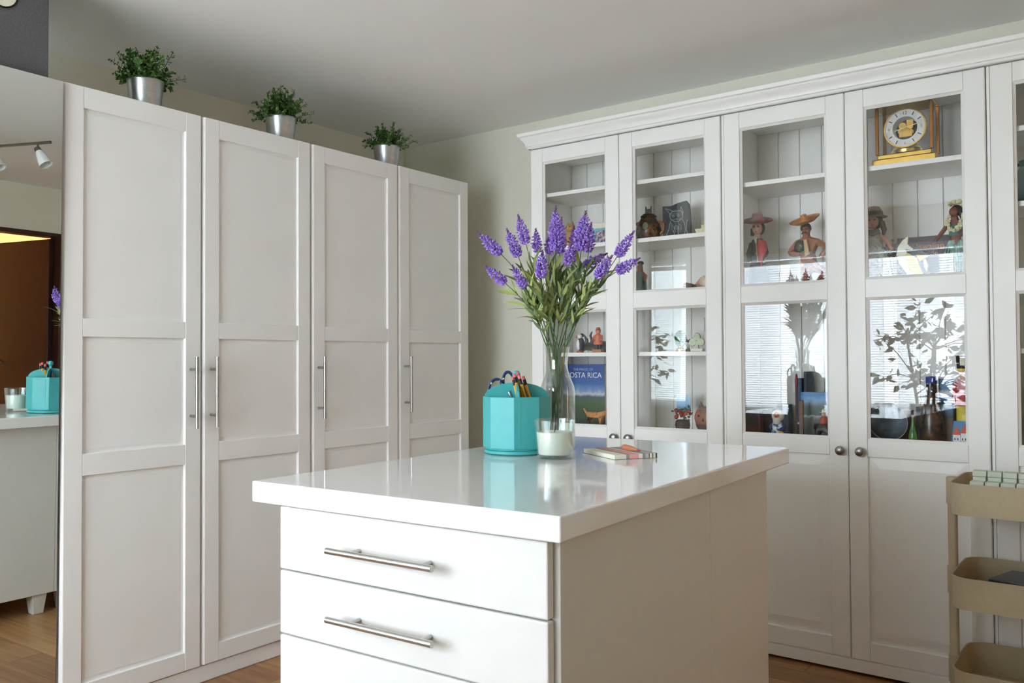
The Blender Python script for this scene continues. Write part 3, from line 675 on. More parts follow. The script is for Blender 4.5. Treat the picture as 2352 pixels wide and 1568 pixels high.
# ================================================================== trolley
BEIGE = pm('beige_powder_coat', 'b3a486', .5, var=.03, scale=80)
ty = thing('trolley', 'beige metal three tier trolley in front of the bookcase', 'trolley', (2.47, -.235, 0))
def rrect(hx, hy, r, n=6):
    out = []
    for cx_, cy_, a0 in ((hx-r, hy-r, 0), (-hx+r, hy-r, 90), (-hx+r, -hy+r, 180), (hx-r, -hy+r, 270)):
        for i in range(n+1): a_ = math.radians(a0+90*i/n); out.append((cx_+r*math.cos(a_), cy_+r*math.sin(a_)))
    return out
for zr, hgt in ((.777, .095), (.497, .095), (.218, .1)):
    tm = MB(); A = rrect(.222, .168, .055); Bq = rrect(.2205, .1665, .0535); n = len(A); lip = rrect(.2255, .1715, .0585)
    rings = [[(x, y_, -hgt) for x, y_ in A], [(x, y_, -.004) for x, y_ in A], [(x, y_, -.004) for x, y_ in lip], [(x, y_, 0) for x, y_ in lip], [(x, y_, 0) for x, y_ in Bq], [(x, y_, -hgt+.0015) for x, y_ in Bq]]
    vs = [p_ for r_ in rings for p_ in r_]; fs = []
    for k in range(5):
        for i in range(n): j = (i+1) % n; fs.append((k*n+i, k*n+j, (k+1)*n+j, (k+1)*n+i))
    fs += [tuple(range(n))[::-1], tuple(range(5*n, 6*n))]
    tm.add(vs, fs).build('tray', BEIGE, ty, loc=(0, 0, zr), smooth=50)
for s_ in (-1, 1):
    MB().prism(rrect(.0125, .018, .007, 4), 2, .07, .77).build('post', BEIGE, ty, loc=(s_*.2385, 0, 0))
    for zr in (.777, .497, .218): MB().prism(rrect(.0140, .022, .007, 3), 2, zr-.085, zr-.001).build('bracket', BEIGE, ty, loc=(s_*.2400, 0, 0), bevel=.001)
    MB().box(-.012, .012, -.15, .15, .05, .072).build('foot_bar', BEIGE, ty, loc=(s_*.2342, 0, 0), bevel=.004)
    for t_ in (-1, 1):
        cs_ = MB().lathe([(0, -.009), (.022, -.009), (.025, -.006), (.025, .006), (.022, .009), (0, .009)], n=20).xf(Matrix.Rotation(math.pi/2, 4, 'Y'))
        cs_.box(-.004, .004, -.006, .006, .02, .028); cs_.build('castor', BLACKM, ty, loc=(s_*.2342, t_*.13, .0252))
# little pale boxes in the top tray
MINT = pm('pale_mint_card', 'ccd2c2', .8, var=.05); k0 = None
bi = 0
for row_, (yy, hz) in enumerate(((-.31, .094), (-.262, .121))):
    for i in range(9):
        xx = 2.315+i*.0412; z = .777-.0935
        o = MB().box(-.0175, .0175, -.019, .019, 0, hz-.017).box(-.0188, .0188, -.020, .020, hz-.016, hz)
        o = o.build('card_box', MINT, loc=(xx, yy, z), rot=(0, 0, random.uniform(-.03, .03)), bevel=.001, seg=1, smooth=0)
        tag(o, 'small pale mint card box in the %s row in the top trolley tray' % ('front' if row_ == 0 else 'taller rear'), 'box', 'card boxes in the trolley')
bk = thing('tablet', 'grey tablet in a black case lying in the middle trolley tray', 'tablet', (2.475, -.25, .4035+.0625), math.radians(-16))
MB().box(-.12, .12, -.085, .085, 0, .014).xf(Matrix.Rotation(.0, 4, 'Y')).build('case', BLACKM, bk, bevel=.003)
MB().box(-.118, .118, -.083, .083, .0142, .016).build('cover', pm('slate_grey_cover', '5d6064', .5), bk)
o = MB().box(-.14, .14, -.1, .1, 0, .062).build('folder_box', pm('charcoal_folder', '3a3c3f', .6), loc=(2.49, -.24, .497-.0935), bevel=.002); tag(o, 'flat charcoal box under the tablet in the middle trolley tray', 'box')

# ================================================================== things in the bookcases
def sx(u, v, yy): return float(hit(u, v, 1, yy)[0])
def scl(u, yy): P_ = hit(u, 784, 1, yy); return float(np.dot(P_-CAM, AF))/F
S1, S2, S3, S4 = 1.677, 1.42, 1.185, .838
def item(name, lab, cat, u, yy, z, rz=0., v=784, group=None): return thing(name, lab, cat, (sx(u, v, yy), yy, z+.0006), rz, group)
ACT = {}
def C_(h, rough=.55): return pm('paint_'+h, h, rough, var=.08, scale=60)
# ---- bookcase by the corner, upper part
o = item('picture_frame', 'turquoise and cream picture frame with a small photo on the bookcase shelf', 'frame', 1384, .14, S1)
MB().box(-.062, .062, 0, .012, 0, .108).build('cream_border', C_('e6e2cf'), o, bevel=.002)
MB().box(-.062, -.03, -.004, 0, .004, .082).box(.03, .062, -.004, 0, .004, .082).box(-.03, .03, -.004, 0, .004, .016).box(-.03, .03, -.004, 0, .07, .082).build('turquoise_frame', C_('6fb6c2'), o, bevel=.001)
MB().box(-.03, .03, -.001, 0, .016, .07).build('photo_print', noise_mat('photo_print', ['26304a', '3a3f5c', 'b79aa6', 'd8d0d0'], 70, .4), o)
MB().box(-.02, .02, .012, .03, 0, .05).build('stand', C_('e6e2cf'), o)
def cat_fig(o, h, c1):
    mt = C_(c1)
    MB().lathe([(0, 0), (.3*h, 0), (.31*h, .15*h), (.22*h, .45*h), (.13*h, .62*h), (0, .66*h)], n=16, sy=.8).ell((0, -.05*h, .76*h), (.19*h, .17*h, .16*h)).build('body', mt, o)
    MB().lathe([(.06*h, 0), (0, .14*h)], (-.11*h, -.04*h, .88*h), 8).lathe([(.06*h, 0), (0, .14*h)], (.11*h, -.04*h, .88*h), 8).build('ears', mt, o)
    MB().ell((-.07*h, -.2*h, .79*h), .025*h, 8, 6).ell((.07*h, -.2*h, .79*h), .025*h, 8, 6).build('eyes', BLACKM, o)
    MB().tube([(.25*h, .1*h, .06*h), (.36*h, 0, .1*h), (.3*h, -.16*h, .06*h)], .04*h, 8).build('tail', mt, o)
cat_fig(item('cat_figurine', 'tan wooden cat figurine behind the lavender on the shelf', 'figurine', 1313, .13, S1), .125, 'b98d5c')
o = item('bottle', 'small dark green bottle against the bookcase side', 'bottle', 1285, .11, S1)
MB().lathe([(0, 0), (.022, 0), (.024, .05), (.02, .07), (.009, .085), (.009, .105), (0, .105)], n=18).build('glass_body', C_('2f4038', .2), o); MB().lathe([(0, .105), (.01, .105), (.01, .115), (0, .115)], n=14).build('cap', C_('1d1d1c'), o)
# slate with engraved cat
o = item('slate', 'dark slate slab engraved with a sitting cat', 'ornament', 1556, .17, S1, .08)
k = scl(1556, .17)
pts = [(-33, 0), (33, 0), (35, 30), (33, 62), (30, 80), (24, 88), (2, 84), (-12, 79), (-34, 80)]
SLT_M = noise_mat('slate_stone', ['2b2d2f', '36393b', '44484a'], 30, .7)
MB().prism([(a*k, b_*k) for a, b_ in pts], 1, 0, .014).build('slab', SLT_M, o, bevel=.002, smooth=0)
eng = MB()
def pl_(p_, r=.0013): eng.tube([(a*k, -.0006, b_*k) for a, b_ in p_], r, 5)
pl_([(-16, 58), (-14, 48), (-4, 42), (6, 42), (14, 48), (16, 60), (10, 66), (-10, 66), (-16, 58)]); pl_([(-15, 60), (-27, 74), (-10, 68)]); pl_([(10, 66), (11, 76), (17, 60)])
pl_([(-14, 44), (-18, 26), (-24, 12), (-26, 2), (-6, 1), (8, 1), (18, 4), (22, 20), (20, 36), (14, 46)]); pl_([(-4, 2), (-6, 20), (-2, 34)]); pl_([(5, 2), (4, 20), (6, 32)]); pl_([(18, 4), (26, 12), (24, 34), (27, 44)])
for a in range(9): pl_([(-12+a*3, 40-a % 3*4), (-11+a*3, 22-a % 2*5)], .0007); pl_([(-14+a*3.4, 62), (-13+a*3.4, 55)], .0006)
for a in (-7, 6): pl_([(a-3, 54), (a, 57), (a+3, 54), (a, 52), (a-3, 54)], .001)
pl_([(-1, 49), (0, 47), (1, 49)]); 
for a in (-1, 1): pl_([(a*2, 47), (a*13, 49)], .0005); pl_([(a*2, 46), (a*13, 45)], .0005)
eng.build('engraving', C_('aeb2b2', .8), o)
# dark painted jug
o = item('painted_jug', 'dark green painted pottery jug with a figure on the lid', 'pottery', 1492, .15, S1, .2)
POT = noise_mat('dark_painted_pottery', ['1f2a1c', '2c3a22', '5a3018', '8a5426', '2a2420'], 45, .35, coat=.3)
MB().lathe([(0, 0), (.038, 0), (.052, .02), (.056, .05), (.05, .08), (.036, .1), (.03, .108), (0, .108)], n=26).build('jug_body', POT, o)
MB().lathe([(.034, .106), (.036, .112), (.024, .122), (0, .126)], n=20).build('lid', C_('4a4630'), o)
MB().lathe([(.012, .122), (.016, .132), (.012, .142), (0, .146)], n=14).tube([(-.01, 0, .14), (-.013, 0, .158)], [.006, .002], 6).tube([(.01, 0, .14), (.013, 0, .158)], [.006, .002], 6).build('lid_figure', C_('7c7468'), o)
for a in (-1, 1): MB().tube([(a*.045, 0, .085), (a*.07, 0, .075), (a*.068, 0, .045), (a*.052, 0, .03)], .007, 8).build('jug_handle', C_('9c5c2a'), o)
MB().ell((0, -.05, .062), (.014, .01, .018), 10, 8).build('face_relief', C_('8d8a7c'), o)
MB().lathe([(0, 0), (.06, 0), (.06, .014), (.045, .02), (0, .02)], n=24).build('red_base', C_('6a2a1e'), o)
o = item('ship_model', 'tiny cream ship model on a red base', 'ornament', 1622, .13, S1)
MB().box(-.045, .045, -.014, .014, 0, .012).build('red_base', C_('8a3a34'), o, bevel=.003)
MB().prism([(-.035, .013), (.035, .013), (.045, .03), (-.045, .03)], 1, -.009, .009).build('hull', C_('e2d8b8'), o)
MB().box(-.014, .016, -.007, .007, .03, .045).box(-.004, .01, -.005, .005, .045, .056).build('cabin', C_('d9cf9c'), o); MB().tube([(.02, 0, .03), (.02, 0, .09)], .0016, 6).build('mast', C_('5a4a30'), o)
# middle shelf: figurine, tin, rock, shell
o = item('figurine', 'small carved figure in green clothes behind the glass', 'figurine', 1472, .12, S2)
skin_body('body', [(0, 0, .06, .02), (0, 0, .1, .022), (0, 0, .125, .01), (0, -.002, .14, .016), (0, -.002, .155, .012), (-.03, -.005, .1, .009), (-.03, -.02, .07, .008), (.03, -.005, .1, .009), (.03, -.02, .075, .008), (-.012, 0, .03, .012), (-.012, -.004, .004, .01), (.012, 0, .03, .012), (.012, -.004, .004, .01)],
          [(0, 1), (1, 2), (2, 3), (3, 4), (1, 5), (5, 6), (1, 7), (7, 8), (0, 9), (9, 10), (0, 11), (11, 12)], C_('9a6648'), o)
MB().lathe([(.03, .02), (.028, .06), (.026, .1), (.014, .12)], n=14).build('tunic', C_('4f6a62'), o); MB().ell((0, .004, .16), (.015, .015, .01), 10, 6).build('hair', C_('4a3020'), o)
o = item('tin_box', 'flat tin with a red and white label lying on the shelf', 'tin', 1524, .10, S2)
MB().box(-.052, .052, -.03, .03, 0, .02).build('tin', C_('c9c4bc', .35), o, bevel=.003); MB().box(-.053, .053, -.031, .031, .02, .03).build('tin_lid', C_('b8504a'), o, bevel=.003)
o = item('rock', 'dark brown wedge of petrified wood beside the shell', 'rock', 1590, .12, S2)
MB().add([(-.035, -.03, 0), (.035, -.03, 0), (.04, .03, 0), (-.035, .03, 0), (-.028, -.02, .062), (.005, -.022, .055), (.012, .02, .05), (-.028, .022, .06), (.022, 0, .03)],
         [(3, 2, 1, 0), (4, 5, 6, 7), (0, 1, 5, 4), (3, 0, 4, 7), (2, 3, 7, 6), (1, 8, 5), (1, 2, 8), (2, 6, 8), (5, 8, 6)]).build('stone', noise_mat('brown_stone', ['3f2a22', '55392e', '6b5044'], 40, .8), o, bevel=.003, smooth=0)
o = item('conch_shell', 'pink conch shell leaning on the shelf', 'shell', 1620, .22, S2, .3)
SHL = noise_mat('conch_pink', ['e8d6b8', 'dfae98', 'd68f86', 'ead9c4'], 14, .3)
MB().lathe([(0, -.075), (.008, -.07), (.022, -.04), (.034, -.005), (.036, .015), (.026, .03), (.028, .036), (.018, .046), (.019, .051), (.01, .06), (0, .072)], n=22).xf(Matrix.Translation((0, 0, .058)) @ Matrix.Rotation(math.radians(58), 4, 'Y')).build('spire', SHL, o)
MB().ell((0.028, -.022, .05), (.05, .014, .034), 16, 10).xf(Matrix.Rotation(math.radians(-8), 4, 'Y')).build('flared_lip', SHL, o)
# small shelf: puffin, driftwood, carved man, boulder
o = item('puffin_figurine', 'black and white puffin figurine with orange feet', 'figurine', 1334, .12, S3)
MB().lathe([(0, .008), (.012, .01), (.019, .03), (.018, .052), (.011, .066), (0, .07)], n=16, sy=.9).build('body', C_('26262a'), o); MB().ell((-.006, -.008, .036), (.013, .012, .026), 12, 9).build('white_belly', C_('e8e6e2'), o)
MB().ell((-.003, -.004, .076), (.0125, .0125, .012), 12, 8).build('white_face', C_('e4e2de'), o); MB().ell((.002, .004, .08), (.012, .011, .01), 10, 8).build('black_cap', C_('26262a'), o)
MB().lathe([(.007, 0), (.004, .01), (0, .017)], n=10).xf(Matrix.Translation((-.008, -.01, .075)) @ Matrix.Rotation(math.radians(-105), 4, 'Y')).build('beak', C_('d8703a'), o); MB().box(-.014, .014, -.018, .006, 0, .008).build('orange_feet', C_('c8532e'), o, bevel=.002)
o = item('driftwood', 'grey twisted driftwood piece behind the puffin', 'ornament', 1352, .2, S3)
MB().tube([(-.05, 0, .015), (-.02, 0, .03), (.01, 0, .028), (.05, .005, .012)], [.014, .02, .02, .012], 9).tube([(-.015, 0, .03), (-.01, 0, .06), (-.025, 0, .085)], [.012, .008, .003], 8).tube([(.012, 0, .03), (.02, 0, .058), (.012, -.004, .08), (.02, 0, .1)], [.012, .008, .006, .002], 8).build('wood', noise_mat('grey_driftwood', ['4b4846', '67625e', '7c7772'], 40, .85), o)
o = item('carved_man', 'orange carved wooden man on a wooden block', 'figurine', 1374, .12, S3)
MB().box(-.024, .024, -.018, .018, 0, .014).build('wood_block', C_('b07c48'), o, bevel=.002); MB().tube([(-.008, 0, .014), (-.008, 0, .04)], .007, 8).tube([(.008, 0, .014), (.008, 0, .04)], .007, 8).build('dark_legs', C_('3a3634'), o)
MB().lathe([(0, .036), (.021, .036), (.02, .06), (.016, .08), (.008, .086), (0, .087)], n=16, sy=.8).tube([(-.017, 0, .078), (-.022, -.006, .06), (-.012, -.014, .052)], .006, 7).tube([(.017, 0, .078), (.022, -.006, .06), (.012, -.014, .052)], .006, 7).build('coat', C_('cf6f4c'), o)
MB().ell((0, 0, .096), (.012, .012, .013), 12, 8).build('head', C_('d88a64'), o); MB().lathe([(.016, .102), (.011, .104), (.009, .114), (0, .116)], n=14).build('cap', C_('c05a3c'), o)
o = item('stone', 'rounded dark grey stone at the shelf end', 'rock', 1384, .16, S3); MB().ell((0, 0, .026), (.045, .03, .027), 16, 9).build('pebble', noise_mat('grey_pebble', ['3e4042', '54575a'], 25, .8), o)
# globe ornament, shamrock, tall box
o = item('globe_ornament', 'green and white glass globe on a brass foot', 'ornament', 1563, .13, S3)
MB().lathe([(0, 0), (.02, 0), (.018, .012), (.008, .02), (.008, .026), (0, .026)], n=18).build('brass_foot', GOLD, o); MB().ell((0, 0, .056), (.027, .027, .036), 18, 12).build('globe', noise_mat('green_globe', ['2f5a34', '4a7a48', 'dfe6dc', '7a9c72'], 18, .15, coat=.5), o)
o = item('flower_sprig', 'little sprig of red flowers by the green globe', 'flower', 1581, .16, S3)
stf = MB()
for a in range(5): stf.tube([(0, 0, 0), (.004*(a-2), .002, .025), (.008*(a-2), 0, .042+.004*(a % 2))], .001, 5)
stf.build('stalks', STEMG, o); fb = MB()
for a in range(5): fb.ell((.008*(a-2), 0, .045+.004*(a % 2)), .006, 8, 6)
fb.build('red_blooms', C_('b8474a'), o); MB().lathe([(0, 0), (.014, 0), (.012, .012), (0, .012)], n=12).build('base', C_('6a5a48'), o)
o = item('shamrock', 'pale green stone shamrock on a white base', 'ornament', 1601, .11, S3)
MB().box(-.026, .03, -.014, .014, 0, .012).build('white_base', C_('ebe9e2'), o, bevel=.002)
lf = MB()
for a in (90, 210, 330): lf.lathe([(0, -.006), (.0155, -.006), (.0175, 0), (.0155, .006), (0, .006)], n=16).__class__
lf = MB()
for ax_, az_ in ((0, .062), (-.0185, .04), (.0185, .04)):
    q_ = MB().lathe([(0, -.006), (.0155, -.006), (.0175, 0), (.0155, .006), (0, .006)], n=18).xf(Matrix.Translation((ax_, 0, az_)) @ Matrix.Rotation(math.pi/2, 4, 'X')); lf.add(q_.v, q_.f)
lf.prism([(-.008, .012), (.008, .012), (.005, .045), (-.005, .045)], 1, -.005, .005); lf.build('clover', C_('c3ceb2'), o)
o = item('narrow_box', 'tall narrow box with a faded pink and grey label', 'box', 1631, .13, S3)
MB().box(-.02, .02, -.016, .016, 0, .142).build('carton', ramp_mat('faded_label', [(0, 'b3a6a8'), (.3, 'c4b2b4'), (.55, 'd2bdbd'), (.6, '9a9cae'), (.85, 'a8a8b8'), (.9, 'c2b0b0')], noise=.05), o, bevel=.0015)
MB().box(-.0205, .0205, -.0165, .0165, .128, .143).build('carton_lid', C_('bfae b0'.replace(' ', '')), o, bevel=.001)
# bottom of the corner bookcase: Costa Rica book, jaguar, statue, card, flowers, owl pot, scroll
o = item('travel_book', 'large blue travel book titled COSTA RICA standing upright', 'book', 1340, .22, S4, -.02)
COV = ramp_mat('costa_rica_cover', [(0, '2c3a2a'), (.22, '3f5a3a'), (.40, '4f6b48'), (.48, '55606c'), (.53, 'c9d0d6'), (.58, '7a9ac8'), (.68, '3f6cae'), (1., '2c559c')], noise=.14, nscale=5., rough=.25)
MB().box(-.118, .118, -.001, .0, 0, .292).build('front_cover', COV, o, smooth=0); MB().box(-.118, .118, .0215, .023, 0, .292).build('back_cover', C_('2c559c'), o); MB().box(-.1195, -.118, -.001, .023, 0, .292).build('spine', C_('27498a'), o)
MB().box(-.117, .115, .0005, .021, .003, .289).build('pages', C_('e9e4d6'), o)
WT_ = C_('eef0f2'); text('title', 'COSTA RICA', .036, WT_, o, (-.002, -.0016, .228)); text('subtitle', 'THE MAGIC OF', .0165, C_('9db6dc'), o, (-.002, -.0016, .262))
o = item('jaguar_figurine', 'spotted wooden jaguar on a wooden plinth before the blue book', 'figurine', 1366, .12, S4)
JAG = noise_mat('jaguar_spots', ['2a1c10', 'b07434', 'c98c44', 'c98c44', '3a2614'], 120, .5, .3, .75)
MB().box(-.055, .055, -.02, .02, 0, .018).build('plinth', C_('a87c4a'), o, bevel=.002)
skin_body('body', [(.0, 0, .058, .016), (.03, 0, .06, .017), (.045, 0, .068, .012), (.058, 0, .074, .012), (.07, 0, .07, .008), (-.03, 0, .06, .015), (-.05, 0, .07, .005), (-.062, 0, .09, .004), (.032, -.01, .038, .007), (.034, -.01, .02, .007), (-.03, -.01, .038, .008), (-.03, -.01, .02, .007), (.032, .01, .038, .007), (.03, .01, .02, .007), (-.03, .01, .038, .008), (-.034, .01, .02, .007)],
          [(0, 1), (1, 2), (2, 3), (3, 4), (0, 5), (5, 6), (6, 7), (1, 8), (8, 9), (5, 10), (10, 11), (1, 12), (12, 13), (5, 14), (14, 15)], JAG, o)
o = item('black_statuette', 'tiny black statuette standing by the jaguar', 'figurine', 1350, .09, S4)
MB().lathe([(0, 0), (.013, 0), (.012, .008), (.006, .012), (.009, .025), (.01, .034), (.004, .04), (0, .041)], n=14).ell((0, 0, .046), .007, 10, 8).build('carving', C_('1f1d1e', .3), o)
o = item('wooden_block', 'small light wooden block against the door stile', 'block', 1400, .10, S4); MB().box(-.012, .012, -.012, .012, 0, .06).build('block', C_('b98f5c'), o, bevel=.002)
o = item('postcard', 'small blue sky postcard propped behind the flower pot', 'card', 1569, .19, S4, .1)
MB().box(-.032, .032, 0, .002, .085, .16).build('card_print', ramp_mat('postcard_sky', [(0, '2f6a5a'), (.25, '3f7fb0'), (.5, '8fc0e0'), (1, 'bcd8ee')], noise=.1), o, smooth=0); MB().box(-.004, .004, .002, .006, 0, .1).box(-.02, .02, .002, .03, 0, .004).build('easel', C_('6a5238'), o)
o = item('flower_pot', 'little dark pot of red and green flowers', 'plant', 1566, .11, S4)
MB().lathe([(0, 0), (.024, 0), (.032, .03), (.03, .05), (.022, .056), (0, .056)], n=20).build('dark_pot', noise_mat('dark_clay', ['3c3836', '55504c'], 30, .7), o)
fr = MB(); fg = MB(); r_ = random.Random(4)
for a in range(16): fr.ell((r_.uniform(-.032, .032), r_.uniform(-.02, .02), r_.uniform(.06, .098)), r_.uniform(.006, .01), 8, 6)
for a in range(26):
    p_ = Vector((r_.uniform(-.036, .034), r_.uniform(-.02, .02), r_.uniform(.056, .105))); d = Vector((r_.uniform(-1, 1), r_.uniform(-1, .4), r_.uniform(-.2, 1))).normalized()*.018; w_ = d.orthogonal().normalized()*.006
    fg.add([p_, p_+d*.5+w_, p_+d, p_+d*.5-w_], [(0, 1, 2, 3)])
fr.build('red_blooms', C_('a8403e'), o); stuff(fg.build('leaves', C_('4c6a3e'), o, smooth=0))
o = item('owl_pot', 'round striped pottery owl with pointed ears', 'pottery', 1626, .17, S4)
MB().lathe([(0, .0), (.035, .0), (.052, .025), (.058, .055), (.055, .085), (.046, .104), (.03, .112), (0, .114)], n=28).build('owl_body', ramp_mat('owl_glaze', [(0, '5a4238'), (.1, 'b08a4a'), (.14, '4a5a74'), (.3, '6a4a3c'), (.4, '94604a'), (.75, '8a6450'), (.9, '7a6a60'), (1, '8c8078')], noise=.06), o)
for a in (-1, 1):
    MB().lathe([(.017, 0), (.008, .016), (0, .034)], (a*.03, -.008, .1), 10).build('ear', C_('84705f'), o)
    MB().ell((a*.023, -.047, .066), (.021, .012, .032), 14, 9).build('eye_disc', C_('b98468' if a > 0 else '9c5c50'), o); MB().ell((a*.02, -.058, .074), (.005, .004, .005), 8, 6).build('pupil', C_('3a2c28'), o)
MB().lathe([(.006, 0), (0, .016)], (0, -.058, .052), 8).build('beak', C_('4a3a30'), o)
o = item('scroll', 'rolled cream paper scroll lying before the owl', 'scroll', 1604, .075, S4); MB().tube([(-.035, 0, .0095), (.035, 0.004, .0095)], .009, 14).build('paper_roll', C_('d9cca8'), o); MB().tube([(-.004, 0, .0095), (.004, 0, .0095)], .0096, 14).build('ribbon', C_('b89a6a'), o)
# ---- clock bookcase, top shelf: brass clock
o = item('mantel_clock', 'brass mantel clock with white round dial and open works', 'clock', 2084, .13, 1.858, 0, 300)
MB().box(-.108, .108, -.07, .07, 0, .026).build('lower_base', GOLD, o, bevel=.003); MB().box(-.092, .092, -.058, .058, .0265, .044).build('upper_base', GOLD, o, bevel=.003)
MB().box(-.098, .098, -.062, .062, .218, .232).build('top_plate', GOLD, o, bevel=.003)
for a in (-1, 1):
    for b_ in (-1, 1): MB().box(a*.092-.0055, a*.092+.0055, b_*.056-.0055, b_*.056+.0055, .0445, .2175).build('corner_pillar', DGOLD, o, bevel=.001)
CG = glass_mat('clock_glass', .03)
MB().box(-.086, .086, -.0575, -.0565, .045, .2175).build('front_glass', CG, o, smooth=0)
ZD = .136
def disc_y(mb, prof, n=40): return mb.lathe(prof, (0, 0, 0), n).xf(Matrix.Rotation(math.pi/2, 4, 'X'))
disc_y(MB(), [(.042, .036), (.068, .036), (.068, .039), (.042, .039), (.042, .036)]).build('dial_ring', C_('e3e2e0', .4), o, loc=(0, 0, ZD))
disc_y(MB(), [(.067, .030), (.073, .030), (.074, .036), (.072, .042), (.0675, .042), (.067, .030)]).build('dial_bezel', GOLD, o, loc=(0, 0, ZD))
disc_y(MB(), [(0, -.02), (.030, -.02), (.030, -.012), (0, -.012)]).build('movement_plate', GOLD, o, loc=(0, 0, ZD))
disc_y(MB(), [(0, .0), (.041, .0), (.041, .002), (0, .002)]).build('dark_backing', C_('4a3a34'), o, loc=(0, .012, ZD))
for (a, c_, r) in ((-.012, .012, .013), (.014, .008, .011), (0, -.014, .017), (.016, -.013, .01), (-.02, -.008, .008)):
    disc_y(MB(), [(0, .018), (r, .018), (r, .022), (r*.6, .022), (r*.55, .026), (0, .026)], 20).build('gear', GOLD, o, loc=(a, 0, ZD+c_))
MB().box(-.022, .022, -.03, -.026, -.03, -.008).box(.004, .026, -.03, -.026, .004, .03).build('bridge', GOLD, o, loc=(0, 0, ZD))
tk = MB()
for i in range(12):
    if i % 3 == 0: continue
    a = math.pi/6*i; q_ = MB().box(-.0016, .0016, -.0405, -.0393, .05, .0635).xf(Matrix.Rotation(a, 4, 'Y')); tk.add(q_.v, q_.f)
tk.build('hour_marks', BLACKM, o, loc=(0, 0, ZD))
for n_, a, c_ in (('12', 0, .0495), ('3', .055, -.006), ('6', 0, -.0615), ('9', -.055, -.006)): text('numeral', n_, .017, C_('4a4238') if n_ == '12' else C_('b98a5c'), o, (a, -.0398, ZD+c_))
for a, L_ in ((math.radians(78), .056), (math.radians(256), .036)): MB().box(-.0012, .0012, -.0445, -.0435, 0, L_).xf(Matrix.Rotation(a, 4, 'Y')).build('hand', C_('e8d9a0'), o, loc=(0, 0, ZD))
MB().lathe([(.0, .0), (.05, .0), (.052, .01), (.05, .014), (0, .014)], (0, 0, .048), 28).build('balance_wheel', GOLD, o)
MB().tube([(.052*math.cos(math.pi-math.pi*i/12)*1.0, -.012, .046+.034*math.sin(math.pi*i/12)) for i in range(13)], .006, 8).build('arched_support', C_('d8c890', .3), o)
# ---- dolls on the middle shelf
def px(o_u, o_v, s_): return lambda u, v, d=0.: ((u-o_u)*s_, d, (o_v-v)*s_)
yy = .14
s_ = scl(1740, yy); o = item('lady_doll', 'lady doll in black dress with red scarf and wide red hat', 'doll', 1741, yy, S2, 0, 600); q = px(1741, 672, s_)
SK = C_('c9a390')
skin_body('body', [q(1741, 600)+(10*s_,), q(1741, 572)+(12*s_,), q(1741, 552)+(10*s_,), q(1741, 543)+(5*s_,), q(1742, 530)+(10*s_,), q(1742, 515)+(11*s_,), q(1727, 557)+(5*s_,), q(1722, 580, -.008)+(4.5*s_,), q(1728, 604, -.02)+(4*s_,), q(1756, 557)+(5*s_,), q(1762, 582, -.008)+(4.5*s_,), q(1757, 606, -.02)+(4*s_,)],
          [(0, 1), (1, 2), (2, 3), (3, 4), (4, 5), (2, 6), (6, 7), (7, 8), (2, 9), (9, 10), (10, 11)], SK, o)
MB().lathe([(25*s_, 0), (24*s_, 40*s_), (17*s_, 70*s_), (13*s_, 90*s_), (17*s_, 112*s_), (12*s_, 124*s_), (5*s_, 128*s_)], n=22, sy=.75).build('black_dress', C_('23292a'), o)
for a in (-1, 1): MB().tube([(a*14*s_, 0, 116*s_), (a*20*s_, -.006, 92*s_), (a*15*s_, -.018, 72*s_)], [6*s_, 6.5*s_, 5*s_], 9).build('sleeve', C_('262c2c'), o)
sh = MB().add([(6*s_, -.022, 124*s_), (22*s_, -.018, 118*s_), (26*s_, -.02, 98*s_), (18*s_, -.03, 78*s_), (14*s_, -.03, 56*s_), (8*s_, -.03, 82*s_), (5*s_, -.028, 104*s_)], [(0, 1, 2, 6), (6, 2, 3, 5), (5, 3, 4)]).build('red_scarf', C_('c0343a'), o, smooth=60)
sd_ = sh.modifiers.new('thick', 'SOLIDIFY'); sd_.thickness = .004
MB().tube([(0, -.019, 124*s_), (2*s_, -.022, 100*s_), (4*s_, -.022, 70*s_)], 1.6*s_, 6).build('gold_trim', C_('c9a860'), o); MB().add([(-6*s_, -.02, 128*s_), (4*s_, -.022, 128*s_), (0, -.026, 112*s_)], [(0, 1, 2)]).build('white_collar', C_('d8dcd0'), o)
MB().ell((1*s_, .006, 150*s_), (15*s_, 12*s_, 18*s_), 16, 10).tube([(-12*s_, .01, 150*s_), (-15*s_, .008, 134*s_)], [7*s_, 4*s_], 8).build('black_hair', C_('221d1c'), o)
MB().ell((1*s_, -.007, 149*s_), (11.5*s_, 10*s_, 15*s_), 16, 10).build('face', SK, o); MB().ell((-4*s_, -.0235, 152*s_), (2*s_, 1.5*s_, 2.4*s_), 8, 6).ell((6*s_, -.0235, 152*s_), (2*s_, 1.5*s_, 2.4*s_), 8, 6).build('eyes', C_('2e3a34'), o); MB().ell((1*s_, -.0238, 141*s_), (2.2*s_, 1.3*s_, 1.2*s_), 8, 6).build('lips', C_('a04a44'), o)
hat = MB().lathe([(0, 24*s_), (10*s_, 22*s_), (14*s_, 9*s_), (17*s_, 4*s_), (33*s_, 6*s_), (34*s_, 4*s_), (16*s_, 0), (0, 0)], n=26).xf(Matrix.Translation((0, 0, 163*s_)) @ Matrix.Rotation(math.radians(7), 4, 'Y') @ Matrix.Rotation(math.radians(20), 4, 'X')); hat.build('red_hat', noise_mat('red_green_felt', ['6e1e22', '8c2c2c', '4a3a28', '55643c'], 22, .8, .3, .8), o)
